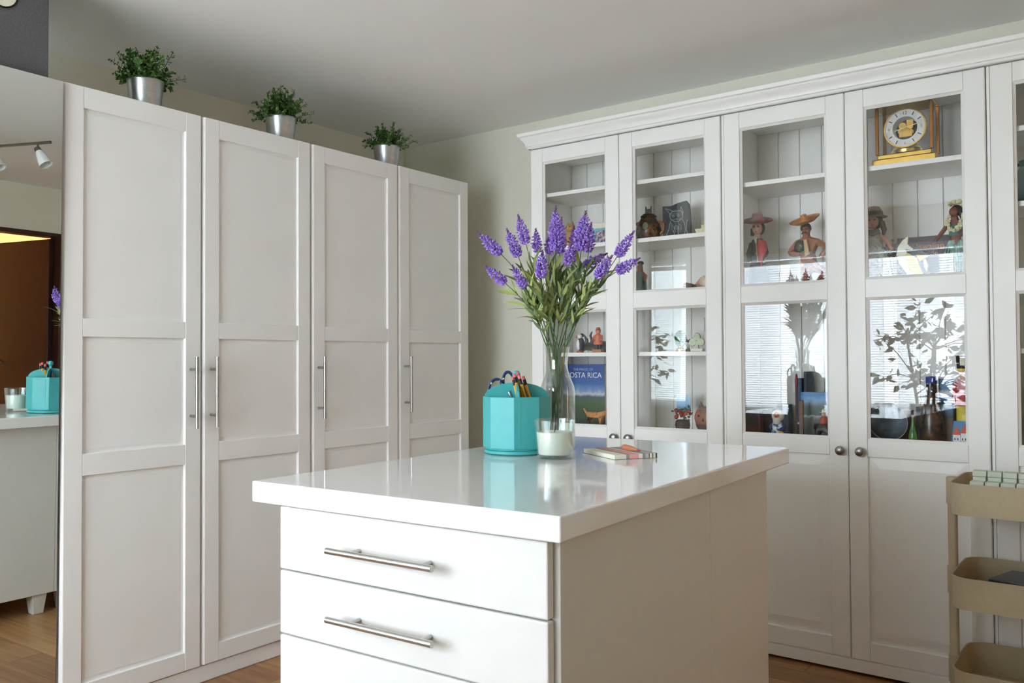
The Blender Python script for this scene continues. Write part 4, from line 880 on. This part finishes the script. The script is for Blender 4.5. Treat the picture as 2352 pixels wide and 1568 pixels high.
# sombrero man
s_ = scl(1858, yy); o = item('sombrero_man', 'carved wooden man in sombrero with one hand on his hip', 'figurine', 1858, yy, S2, 0, 600); q = px(1858, 672, s_)
TC = noise_mat('carved_terracotta', ['7c4228', '9a5636', 'a86444'], 30, .45)
skin_body('body', [q(1859, 612)+(13*s_,), q(1857, 590)+(15*s_,), q(1855, 562)+(17*s_,), q(1853, 549)+(7*s_,), q(1852, 538)+(11*s_,), q(1852, 522)+(11*s_,), q(1832, 560)+(8*s_,), q(1813, 584, -.008)+(8*s_,), q(1844, 588, -.026)+(6*s_,), q(1878, 560)+(8*s_,), q(1902, 576)+(7*s_,), q(1884, 600, -.012)+(6*s_,), q(1850, 630)+(11*s_,), q(1851, 652)+(8*s_,), q(1850, 668)+(8*s_,), q(1872, 618)+(11*s_,), q(1900, 632, -.01)+(10*s_,), q(1880, 652)+(8*s_,), q(1872, 668)+(8*s_,)],
          [(0, 1), (1, 2), (2, 3), (3, 4), (4, 5), (2, 6), (6, 7), (7, 8), (2, 9), (9, 10), (10, 11), (0, 12), (12, 13), (13, 14), (0, 15), (15, 16), (16, 17), (17, 18)], TC, o)
MB().ell(q(1842, 572, -.012), (15*s_, 14*s_, 18*s_), 14, 9).build('green_jacket', noise_mat('green_gold_jacket', ['2c3a30', '2c3a30', '38463a', 'b09448'], 60, .6, .3, .72), o)
MB().prism([((a-1858)*s_, (672-b_)*s_) for a, b_ in ((1852, 556), (1860, 556), (1866, 590), (1855, 596))], 1, -.035, -.028).build('cream_tie', C_('c9a878'), o, bevel=.002)
MB().lathe([(15*s_, -3*s_), (16*s_, 0), (15*s_, 3*s_)], q(1859, 611), 16, sy=.9).build('belt', C_('4a2a1c'), o)
hr = MB().ell(q(1850, 526, .012), (12.5*s_, 12*s_, 12*s_), 14, 9); hr.build('hair', C_('2a1c16'), o)
MB().tube([q(1845, 541, -.018), q(1852, 538, -.022), q(1860, 541, -.018)], [1*s_, 2*s_, 1*s_], 6).build('moustache', C_('241812'), o); MB().ell(q(1848, 531, -.019), (1.6*s_,)*3, 8, 6).ell(q(1857, 531, -.019), (1.6*s_,)*3, 8, 6).build('eyes', C_('241812'), o); MB().ell(q(1852.5, 535, -.021), (2*s_, 2.4*s_, 3*s_), 8, 6).build('nose', TC, o)
n = 30; prof = [(0, 19), (6, 18), (10, 8), (13, 2), (24, 1.5), (33, 5), (35, 8), (34, 6), (22, -1), (0, -1)]
sb = MB().lathe([(a*s_, b_*s_) for a, b_ in prof], n=n).xf(Matrix.Translation(q(1851, 513)) @ Matrix.Rotation(math.radians(-10), 4, 'Y') @ Matrix.Rotation(math.radians(22), 4, 'X')); sb.build('sombrero', noise_mat('tan_straw', ['a8693a', 'c08048', 'b87544'], 40, .6), o)
# doll with brown hat
s_ = scl(2010, yy); o = item('hat_doll', 'doll with brown and olive hat and grey dress', 'doll', 2008, yy, S2, 0, 560); q = px(2008, 662, s_)
skin_body('body', [q(2008, 590)+(12*s_,), q(2008, 560)+(14*s_,), q(2008, 540)+(11*s_,), q(2008, 530)+(5*s_,), q(2008, 518)+(12*s_,), q(2008, 502)+(12*s_,), q(1990, 548)+(6*s_,), q(1986, 574)+(5*s_,), q(2026, 548)+(6*s_,), q(2040, 562, -.01)+(5*s_,), q(2050, 582, -.02)+(4*s_,)],
          [(0, 1), (1, 2), (2, 3), (3, 4), (4, 5), (2, 6), (6, 7), (2, 8), (8, 9), (9, 10)], C_('c08a78'), o)
MB().lathe([(34*s_, 0), (30*s_, 40*s_), (22*s_, 80*s_), (18*s_, 110*s_), (14*s_, 126*s_), (6*s_, 132*s_)], n=22, sy=.8).build('grey_dress', noise_mat('grey_print_cloth', ['8c8c8a', 'b8b8b4', 'cfcfca', '5c5c5c'], 50, .85), o)
MB().tube([(-12*s_, -.014, 128*s_), (0, -.026, 122*s_), (13*s_, -.014, 128*s_)], 6*s_, 8).build('grey_scarf', C_('6a6e68'), o)
MB().ell((0, .004, 152*s_), (19*s_, 15*s_, 20*s_), 16, 10).tube([(16*s_, 0, 150*s_), (22*s_, 0, 130*s_), (20*s_, 0, 116*s_)], [7*s_, 6*s_, 2*s_], 8).build('dark_hair', C_('4a382c'), o)
MB().ell((-1*s_, -.009, 150*s_), (14*s_, 11*s_, 15*s_), 16, 10).build('face', C_('c08a78'), o); MB().ell((-6*s_, -.0262, 154*s_), (2*s_, 1.5*s_, 2.4*s_), 8, 6).ell((5*s_, -.0262, 154*s_), (2*s_, 1.5*s_, 2.4*s_), 8, 6).build('eyes', C_('2e2a24'), o); MB().ell((-1*s_, -.0265, 142*s_), (2.4*s_, 1.3*s_, 1.2*s_), 8, 6).build('lips', C_('98443c'), o)
MB().lathe([(0, 26*s_), (12*s_, 23*s_), (18*s_, 12*s_), (20*s_, 3*s_), (29*s_, 0), (28*s_, -1.5*s_), (17*s_, -1*s_)], (0, 0, 162*s_), 24).build('brown_hat', C_('8a6648'), o); MB().lathe([(20.8*s_, 2.5*s_), (18.9*s_, 12*s_), (18*s_, 12*s_), (19.6*s_, 2.5*s_), (20.8*s_, 2.5*s_)], (0, 0, 162*s_), 24).build('olive_band', C_('4a5236'), o)
o = item('dried_flowers', 'bunch of grey dried flowers beside the hat doll', 'flower', 2056, .25, S2, 0, 560)
st = MB(); fb = MB(); r_ = random.Random(9)
for a in range(22):
    p_ = (r_.uniform(-.03, .03), r_.uniform(-.02, .02), r_.uniform(.12, .19)); st.tube([(0, 0, .0), (p_[0]*.5, p_[1]*.5, .07), p_], .0009, 4); fb.ell(p_, r_.uniform(.005, .009), 7, 5)
st.build('dry_stalks', C_('5a5a46'), o); stuff(fb.build('flower_heads', noise_mat('dry_heads', ['6a6c62', '8a8c80', 'b0b0a2'], 60, .9), o)); MB().lathe([(0, 0), (.02, 0), (.018, .04), (.012, .055), (0, .055)], n=14).build('small_jar', C_('4a4844', .3), o)
# reef book and fish
o = item('reef_book', 'dark purple book with orange lettering behind the wooden fish', 'book', 2132, .20, S2, .05, 600)
MB().box(-.105, .085, -.001, .0, 0, .185).build('front_cover', C_('54424e'), o); MB().box(-.104, .084, .0005, .02, .002, .183).build('pages', C_('ddd6c8'), o); MB().box(-.105, .085, .0205, .022, 0, .185).build('back_cover', C_('4a3a46'), o); MB().box(-.1065, -.105, -.001, .022, 0, .185).build('spine', C_('4a3a46'), o)
OR_ = C_('e0924a'); text('title', 'Hawaiian', .03, OR_, o, (-.0, -.0016, .138)); text('title', 'Guide', .028, OR_, o, (.0, -.0016, .112)); MB().box(.058, .064, -.0018, -.001, .06, .12).build('yellow_stripe', C_('d8b040'), o)
s_ = scl(2105, .1); o = item('fish_ornament', 'yellow white and black striped wooden fish cut-out', 'ornament', 2110, .10, S2, -.12, 600); q2 = lambda L: [((a-2110)*s_, (656-b_)*s_) for a, b_ in L]
MB().prism(q2([(2060, 585), (2064, 566), (2075, 551), (2088, 543), (2086, 562), (2100, 575), (2122, 590), (2130, 612), (2128, 632), (2112, 640), (2098, 655), (2090, 652), (2078, 628), (2066, 606)]), 1, 0, .012).build('white_body', C_('dcdac8'), o, bevel=.0015)
MB().prism(q2([(2084, 575), (2106, 590), (2114, 612), (2118, 632), (2104, 642), (2090, 622), (2082, 600)]), 1, -.002, .0).build('yellow_band', C_('cdbb3e'), o)
MB().prism(q2([(2082, 572), (2098, 578), (2118, 592), (2122, 618), (2134, 640), (2122, 636), (2112, 614), (2108, 596), (2086, 582)]), 1, -.004, -.002).build('black_stripe', C_('2a2a2e'), o)
MB().prism(q2([(2060, 596), (2078, 622), (2096, 652), (2086, 655), (2070, 630), (2056, 604)]), 1, -.003, .001).build('black_tail', C_('3a3c46'), o)
MB().prism(q2([(2106, 566), (2112, 574), (2124, 584), (2140, 588), (2126, 596), (2114, 600), (2108, 588), (2096, 578)]), 1, -.006, -.004).build('black_fin', C_('26262a'), o); MB().prism(q2([(2106, 588), (2120, 590), (2136, 592), (2122, 600), (2114, 604)]), 1, -.008, -.006).build('yellow_fin', C_('d8a838'), o)
MB().box(-.03, .03, -.012, .02, -.0002, .006).build('stand', C_('3a2c24'), o)
# hula doll
s_ = scl(2197, yy); o = item('hula_doll', 'brown skinned dancing doll with cream flower garland and green skirt', 'doll', 2197, yy, S2, 0, 560); q = px(2197, 660, s_); HB = C_('7a3c2c')
skin_body('body', [q(2197, 570)+(12*s_,), q(2196, 545)+(11*s_,), q(2195, 524)+(13*s_,), q(2194, 512)+(6*s_,), q(2193, 500)+(10*s_,), q(2195, 486)+(10*s_,), q(2181, 522)+(6*s_,), q(2168, 542, -.01)+(5*s_,), q(2154, 562, -.02)+(4*s_,), q(2211, 522)+(6*s_,), q(2208, 546, -.012)+(5*s_,), q(2196, 572, -.026)+(4*s_,), q(2190, 620)+(8*s_,), q(2190, 657)+(7*s_,), q(2204, 620)+(8*s_,), q(2204, 657)+(7*s_,)],
          [(0, 1), (1, 2), (2, 3), (3, 4), (4, 5), (2, 6), (6, 7), (7, 8), (2, 9), (9, 10), (10, 11), (0, 12), (12, 13), (0, 14), (14, 15)], HB, o)
MB().lathe([(16*s_, 108*s_), (15*s_, 122*s_), (14*s_, 134*s_)], n=18, sy=.9).build('green_top', C_('2f6a58'), o)
sk = MB()
for i in range(40):
    a = 2*math.pi*i/40; r1, r2 = 15*s_, (24+3*(i % 3))*s_
    sk.tube([(r1*math.cos(a), r1*.8*math.sin(a), 98*s_), (r2*math.cos(a), r2*.8*math.sin(a), 55*s_), (r2*1.05*math.cos(a), r2*.84*math.sin(a), 22*s_)], [1.6*s_, 2.2*s_, 1*s_], 5)
sk.build('grass_skirt', noise_mat('grass_skirt', ['3f6a5a', '6a9a86', '9cbcae'], 40, .8), o)
MB().ell(q(2198, 492, .006), (13*s_, 12*s_, 13*s_), 14, 9).tube([q(2206, 492, .006), q(2215, 515, .008), q(2214, 545, .01)], [9*s_, 8*s_, 4*s_], 9).build('black_hair', C_('1f1a1a'), o); MB().ell(q(2193, 496, -.007), (10*s_, 9*s_, 12*s_), 14, 9).build('face', HB, o)
r_ = random.Random(2)
def garland(pts, r, name):
    g = MB()
    for i in range(len(pts)-1):
        for t in range(4):
            p_ = Vector(pts[i]).lerp(Vector(pts[i+1]), t/4)
            for c_ in range(2): g.ell((p_.x+r_.uniform(-r, r)*.6, p_.y+r_.uniform(-r, r)*.6, p_.z+r_.uniform(-r, r)*.6), r*r_.uniform(.55, .8), 7, 5)
    g.build(name, C_('d6d3ac', .8), o)
garland([q(2181, 478, -.006), q(2190, 474, -.016), q(2204, 474, -.016), q(2213, 478, -.004), q(2208, 476, .012), q(2188, 476, .012), q(2181, 478, -.006)], 5*s_, 'flower_crown')
garland([q(2183, 506, -.012), q(2181, 522, -.02), q(2186, 536, -.026), q(2196, 542, -.028), q(2206, 532, -.026), q(2213, 516, -.02), q(2212, 502, -.012)], 5.5*s_, 'flower_garland')
# ---- clock bookcase, bottom
o = item('tall_book', 'tall navy book standing on end beside the landscape book', 'book', 1834, .20, S4, .0, 900); MB().box(-.014, .014, -.001, .16 if False else .1, 0, .235).build('cover', C_('2f4a72'), o, bevel=.002); MB().box(-.0125, .0125, -.0016, -.001, .05, .058).build('white_band', C_('e6e6e4'), o)
o = item('thin_book', 'thin dark blue book leaning behind the tall navy book', 'book', 1850, .21, S4, .0, 900); MB().box(-.007, .007, 0, .09, 0, .262).build('cover', C_('27384e'), o, bevel=.002)
o = item('wooden_stick', 'red tipped wooden stick upright by the navy book', 'stick', 1828, .15, S4, 0, 900); MB().tube([(0, 0, 0), (.003, 0, .2)], .004, 8).build('stick', C_('6a4a34'), o); MB().lathe([(.005, .2), (.007, .225), (.004, .25), (0, .256)], (.003, 0, 0), 10).build('red_tip', C_('7a2430'), o)
o = item('landscape_book', 'book with a blue sky and mountain lake cover', 'book', 1890, .19, S4, .04, 950)
MB().box(-.085, .085, -.001, 0, .0, .180).build('front_cover', ramp_mat('lake_cover', [(0, '34402e'), (.25, '3c4a34'), (.42, '50584a'), (.47, 'a8b0ac'), (.5, '3e4c3c'), (.68, '4a5a50'), (.8, '7aa0c0'), (.88, '4a94d0'), (1, '2c74bc')], noise=.16, nscale=7., rough=.3), o, smooth=0)
MB().box(-.084, .084, .0003, .016, .002, .178).build('pages', C_('e2ddd0'), o); MB().box(-.085, .085, .0163, .018, 0, .18).build('back_cover', C_('34405a'), o)
o = item('easel_post', 'brown wooden easel post in front of the landscape book', 'easel', 1841, .13, S4, 0, 950); MB().box(-.008, .008, -.006, .006, 0, .15).box(-.04, .04, -.01, .03, 0, .008).build('post', C_('7a5c48'), o, bevel=.002)
yy = .10; s_ = scl(1787, yy); o = item('gnome', 'white haired gnome in blue and white clothes on a grey base', 'figurine', 1787, yy, S4, 0, 980)
MB().lathe([(0, 0), (.038, 0), (.036, .012), (.03, .016), (0, .016)], n=22).build('grey_base', C_('7c8896'), o)
MB().lathe([(0, .014), (.026, .014), (.027, .04), (.02, .06), (.012, .068), (0, .068)], n=18, sy=.85).build('coat', noise_mat('blue_white_coat', ['2c3c66', '3a4c7c', 'd8dade', 'e4e4e2'], 50, .7), o)
for a in (-1, 1): MB().tube([(a*.016, 0, .06), (a*.028, -.01, .045), (a*.018, -.024, .036)], .006, 8).build('arm', C_('3a4c7c'), o)
MB().ell((0, .002, .088), (.026, .02, .025), 14, 9).ell((0, -.014, .07), (.016, .01, .018), 12, 8).build('white_hair_and_beard', C_('cdc6b8', .9), o); MB().ell((0, -.016, .09), (.011, .009, .012), 12, 8).build('face', C_('c98462'), o); MB().ell((0, -.026, .088), (.004, .004, .004), 8, 6).build('nose', C_('b8644a'), o); MB().ell((.02, -.026, .022), (.012, .008, .007), 10, 6).build('yellow_fruit', C_('d8a03a'), o)
o = item('red_box', 'dark red box standing at the bookcase side', 'box', 1733, .17, S4, 0, 970); MB().box(-.03, .03, -.02, .02, 0, .105).build('carton', C_('6a2a22'), o, bevel=.002); MB().box(-.024, .024, -.0206, -.02, .04, .09).build('label', C_('3a342c'), o)
o = item('bull_figurine', 'black pottery bull carrying a painted rider', 'figurine', 1894, .10, S4, 0, 980)
BK_ = C_('26221f', .3)
skin_body('body', [(0, 0, .048, .019), (.025, 0, .05, .02), (.04, 0, .058, .014), (.05, -.004, .064, .011), (-.025, 0, .05, .017), (-.038, 0, .06, .004), (-.042, 0, .04, .003), (.026, -.012, .025, .009), (.027, -.012, .004, .007), (-.024, -.012, .025, .009), (-.025, -.012, .004, .007), (.026, .012, .025, .009), (.027, .012, .004, .007), (-.024, .012, .025, .009), (-.025, .012, .004, .007)],
          [(0, 1), (1, 2), (2, 3), (0, 4), (4, 5), (5, 6), (1, 7), (7, 8), (4, 9), (9, 10), (1, 11), (11, 12), (4, 13), (13, 14)], BK_, o)
for a in (-1, 1): MB().tube([(.048, a*.008, .072), (.052, a*.02, .08), (.054, a*.018, .09)], [.004, .003, .001], 7).build('horn', C_('d8d0c0'), o)
MB().lathe([(0, 0), (.016, 0), (.014, .02), (.008, .028), (0, .028)], (-.002, 0, .064), 14).build('rider_coat', C_('b8563a'), o); MB().ell((-.002, 0, .1), .009, 10, 8).build('rider_head', C_('d8b898'), o); MB().lathe([(.018, 0), (.009, .002), (.007, .012), (0, .013)], (-.002, 0, .106), 14).build('rider_hat', C_('e0dcd0'), o)
mg = None
for i, (c1, lab, dx) in enumerate((('3a5a48', 'green magazine lying flat at the bottom of the stack', 0), ('dad8d0', 'white magazine with printed spine lying on the green one', .006))):
    o = thing('magazine', lab, 'magazine', (sx(1868, 1000, .07)+dx, .068, S4+.0006+i*.0055), .02*i); MB().box(-.095, .075, -.03, .03, 0, .005).build('pages', C_(c1), o); MB().box(-.06, .03, -.0304, -.03, .0015, .0036).build('spine_print', C_('e8e8e4' if i == 0 else '8a4a40'), o)
# second door, bottom: plate, bottles, packet, tower figure, card
o = item('glass_plate', 'round etched glass plate propped upright', 'plate', 2040, .16, S4, 0, 960); s_ = scl(2040, .16)
PG = noise_mat('etched_plate', ['3a4248', '46525a', '566a78', '8a98a0'], 16, .25)
MB().lathe([(0, 0), (42*s_, 0), (43*s_, .003), (40*s_, .005), (0, .004)], n=44).xf(Matrix.Translation((0, 0, 46*s_)) @ Matrix.Rotation(math.pi/2+.12, 4, 'X')).build('plate', PG, o)
MB().tube([(42*s_*math.cos(2*math.pi*i/40), -.004-.12*42*s_*math.sin(2*math.pi*i/40), 46*s_+42*s_*math.sin(2*math.pi*i/40)) for i in range(41)], .0014, 6, cap=False).build('silver_rim', C_('b0a8a0', .3), o)
MB().box(-.03, .03, -.018, .02, 0, .008).build('stand', C_('3a2c24'), o)
o = item('green_bottle', 'slim green glass bottle by the plate', 'bottle', 2097, .11, S4, 0, 980); MB().lathe([(0, 0), (.015, 0), (.016, .03), (.012, .05), (.006, .075), (.005, .1), (0, .1)], n=18).build('glass_body', C_('4a7a3c', .15), o); MB().lathe([(0, .1), (.006, .1), (.006, .108), (0, .108)], n=12).build('stopper', C_('c9a878'), o)
o = item('dark_bottle', 'dark decorated bottle with a blue cap', 'bottle', 2140, .15, S4, 0, 930); s_ = scl(2140, .15)
MB().lathe([(0, 0), (24*s_, 0), (26*s_, 10*s_), (25*s_, 60*s_), (18*s_, 90*s_), (12*s_, 115*s_), (11*s_, 140*s_), (0, 140*s_)], n=24).build('bottle_body', noise_mat('dark_decor', ['1c1a1c', '2c2624', '4a3020', '6a4428', '8a8a90'], 40, .25, .3, .78), o); MB().lathe([(0, 140*s_), (12*s_, 140*s_), (12*s_, 155*s_), (0, 157*s_)], n=16).build('blue_cap', C_('2c3c8a'), o)
o = item('blue_packet', 'blue and white packet standing behind the dark bottle', 'packet', 2174, .19, S4, 0, 930); s_ = scl(2174, .19)
MB().box(-15*s_, 15*s_, -.012, .012, 0, 150*s_).build('packet', ramp_mat('packet_print', [(0, '5a4a3c'), (.3, '6a5038'), (.42, '3a4a44'), (.52, '4a7098'), (.7, '4a78a8'), (.78, 'e4e6e8'), (.84, '5a86b0'), (1, '6a90b8')], noise=.08, nscale=9), o, bevel=.002); MB().box(-15.4*s_, 15.4*s_, -.0125, .0125, 150*s_, 156*s_).build('folded_top', C_('cfd4d8'), o)
o = item('toy_soldier', 'tall painted toy figure with black hat and red yellow coat', 'figurine', 2214, .15, S4, 0, 900); s_ = scl(2214, .15)
for nm, r0, r1, z0, z1, col in (('base', 18, 18, 0, 50, '3a4a60'), ('yellow_trousers', 16, 16, 50, 92, 'd4c43c'), ('red_coat', 17, 15, 92, 128, 'b8403c'), ('pink_chest', 15, 13, 128, 150, 'd8a0a0'), ('face', 10, 10, 150, 172, 'd8b8a0'), ('hat_band', 13, 13, 172, 178, 'e0c060'), ('black_hat', 14, 16, 178, 208, '1c1a1c')):
    MB().lathe([(0, z0*s_), (r0*s_, z0*s_), (r1*s_, z1*s_), (0, z1*s_)], n=20).build(nm, C_(col), o)
for a in (-1, 1): MB().tube([(a*14*s_, 0, 146*s_), (a*20*s_, 0, 120*s_), (a*17*s_, -.006, 96*s_)], 5*s_, 8).build('arm', C_('b8403c'), o)
MB().ell((-4*s_, -10*s_, 163*s_), 1.6*s_, 8, 6).ell((4*s_, -10*s_, 163*s_), 1.6*s_, 8, 6).build('eyes', BLACKM, o); MB().box(-5*s_, 5*s_, -16.5*s_, -15*s_, 185*s_, 205*s_).build('hat_badge', C_('e8e0c8'), o)
o = item('castle_card', 'picture card of white houses with red pointed roofs', 'card', 2213, .07, S4, -.05, 980); s_ = scl(2213, .07)
CX = [(-27*s_, 0), (27*s_, 0), (29*s_, 62*s_), (-20*s_, 62*s_)]
MB().prism(CX, 1, 0, .003).build('blue_sky', C_('3f86b8'), o); MB().prism([(-27*s_, .0), (27*s_, 0), (27*s_, 12*s_), (-26*s_, 12*s_)], 1, -.0008, 0).build('orange_ground', C_('d88a44'), o)
for i, (a, h_) in enumerate(((-14, 30), (2, 34), (18, 28))):
    MB().box((a-8)*s_, (a+7)*s_, -.0012, -.0004, 10*s_, h_*s_).build('white_house', C_('ecebea'), o); MB().prism([((a-9)*s_, h_*s_), ((a+8)*s_, h_*s_), (a*s_, (h_+22)*s_)], 1, -.0016, -.0004).build('red_roof', C_('c8563c'), o)
    for b_ in (-4, 2): MB().box((a+b_-1.2)*s_, (a+b_+1.2)*s_, -.0016, -.0012, 18*s_, 23*s_).build('window', C_('4a4a5a'), o)
MB().box(-.012, .012, .003, .03, 0, .003).box(-.004, .004, .003, .01, 0, .05).build('stand', C_('6a5238'), o)
# dark albums and boxes standing low at the back of the clock bookcase
for (u, wd_, h_, yy, c1, lab) in ((1762, .05, .10, .25, '3c2418', 'dark brown leather album standing behind the gnome'), (1798, .05, .125, .25, '1f3038', 'dark teal album standing behind the gnome and navy book'),
        (2022, .075, .12, .26, '2f4256', 'dark blue photo album standing behind the etched plate'), (2078, .05, .115, .26, '3a3f3c', 'dark grey album standing behind the green bottle'), (2120, .05, .13, .26, '2c2a2c', 'black album standing behind the dark bottle'), (2205, .06, .14, .26, '38322c', 'dark brown album standing behind the toy figure')):
    o = item('album', lab, 'album', u, yy, S4, 0, 960); MB().box(-wd_/2, wd_/2, 0, .045, 0, h_).build('cover', C_(c1), o, bevel=.002); MB().box(-wd_/2+.003, wd_/2-.003, .003, .042, .002, h_+.0005).build('pages', C_('cfc8b8'), o)
# ---- bookcase behind the trolley
o = item('teal_vase', 'teal pottery vase with a looped handle on the upper shelf', 'vase', 2366, .14, S1, 0, 430)
MB().lathe([(0, 0), (.04, 0), (.06, .03), (.062, .07), (.045, .11), (.028, .13), (.034, .15), (0.028, .15), (.022, .13), (0, .12)], n=28).build('vase_body', C_('3f7a78', .25), o); MB().tube([(-.03, 0, .14), (-.06, 0, .135), (-.072, 0, .1), (-.058, 0, .07)], .006, 8).build('looped_handle', C_('3f7a78', .25), o)
for i, (h_, c1, lab) in enumerate(((.24, '6a2238', 'dark red book upright in the bookcase behind the trolley'), (.22, '2a2c30', 'black book next to the dark red one behind the trolley'), (.25, '7a3a58', 'plum coloured book at the end of the row behind the trolley'))):
    o = thing('book', lab, 'book', (2.445+i*.034, .12, S4+.0006), group='books behind the trolley'); MB().box(-.015, .015, 0, .15, 0, h_).build('cover', C_(c1), o, bevel=.002); MB().box(-.0125, .0125, .002, .1505, .003, h_+.0004).build('pages', C_('ded8c8'), o)
# ================================================================== ficus by the window behind the camera
fc = thing('ficus_plant', 'leafy potted ficus standing before the window and reflected in the glass doors', 'plant', (1.36, -3.84, 0))
MB().lathe([(0, .001), (.13, .001), (.17, .28), (.175, .3), (.16, .3), (.155, .27), (0, .26)], n=30).build('pot', C_('d8d4cc'), fc); MB().lathe([(0, .262), (.156, .27), (0, .28)], n=20).build('soil', pm('dark_soil', '2b2119', .95, var=.3, scale=80), fc)
BARK = C_('5a4632', .8); r_ = random.Random(21); tips = []
for i in range(3):
    a = i*2.1; tk = [Vector((.03*math.cos(a), .03*math.sin(a), .26)), Vector((.06*math.cos(a+.5), .04*math.sin(a+.5), .75)), Vector((.13*math.cos(a+.9), .08*math.sin(a+.9), 1.3))]
    MB().tube(tk, [.014, .012, .008], 8).build('trunk', BARK, fc)
    for j in range(12):
        t = r_.uniform(.15, 1); st = tk[1].lerp(tk[2], t); an = r_.choice((0, math.pi))+r_.gauss(0, .7); L_ = r_.uniform(.2, .42); el = r_.uniform(-.25, 1.3)
        d = Vector((math.cos(an)*math.cos(el), math.sin(an)*math.cos(el)*.6, math.sin(el))); en = st+d*L_; md_ = st+d*L_*.5+Vector((0, 0, .03))
        MB().tube([st, md_, en], [.005, .0035, .0015], 6).build('branch', BARK, fc); tips += [(md_, d), (en, d), (st.lerp(en, .75), d)]
FLM = bpy.data.meshes.new('ficus_leaf'); FLM.from_pydata([(0, 0, 0), (.022, .004, .03), (.017, .002, .062), (0, -.004, .095), (-.017, .002, .062), (-.022, .004, .03), (0, -.003, .04)], [], [(0, 1, 6), (1, 2, 6), (2, 3, 6), (3, 4, 6), (4, 5, 6), (5, 0, 6)]); FLM.materials.append(noise_mat('ficus_green', ['2f4a28', '446236', '5c7a48'], 20, .4))
for i in range(296):
    p_, d = tips[i % len(tips)]; p_ = p_+Vector((r_.gauss(0, .03), r_.gauss(0, .03), r_.gauss(0, .03)))
    lo = bpy.data.objects.new('leaf', FLM); COL.objects.link(lo); lo.parent = fc; lo.location = p_; lo.rotation_euler = orient(d*.7+Vector((r_.uniform(-1, 1), r_.uniform(-1, 1), r_.uniform(-1, .4))), r_.uniform(0, 6.28)); k = r_.uniform(.65, 1.05); lo.scale = (k, k, k)
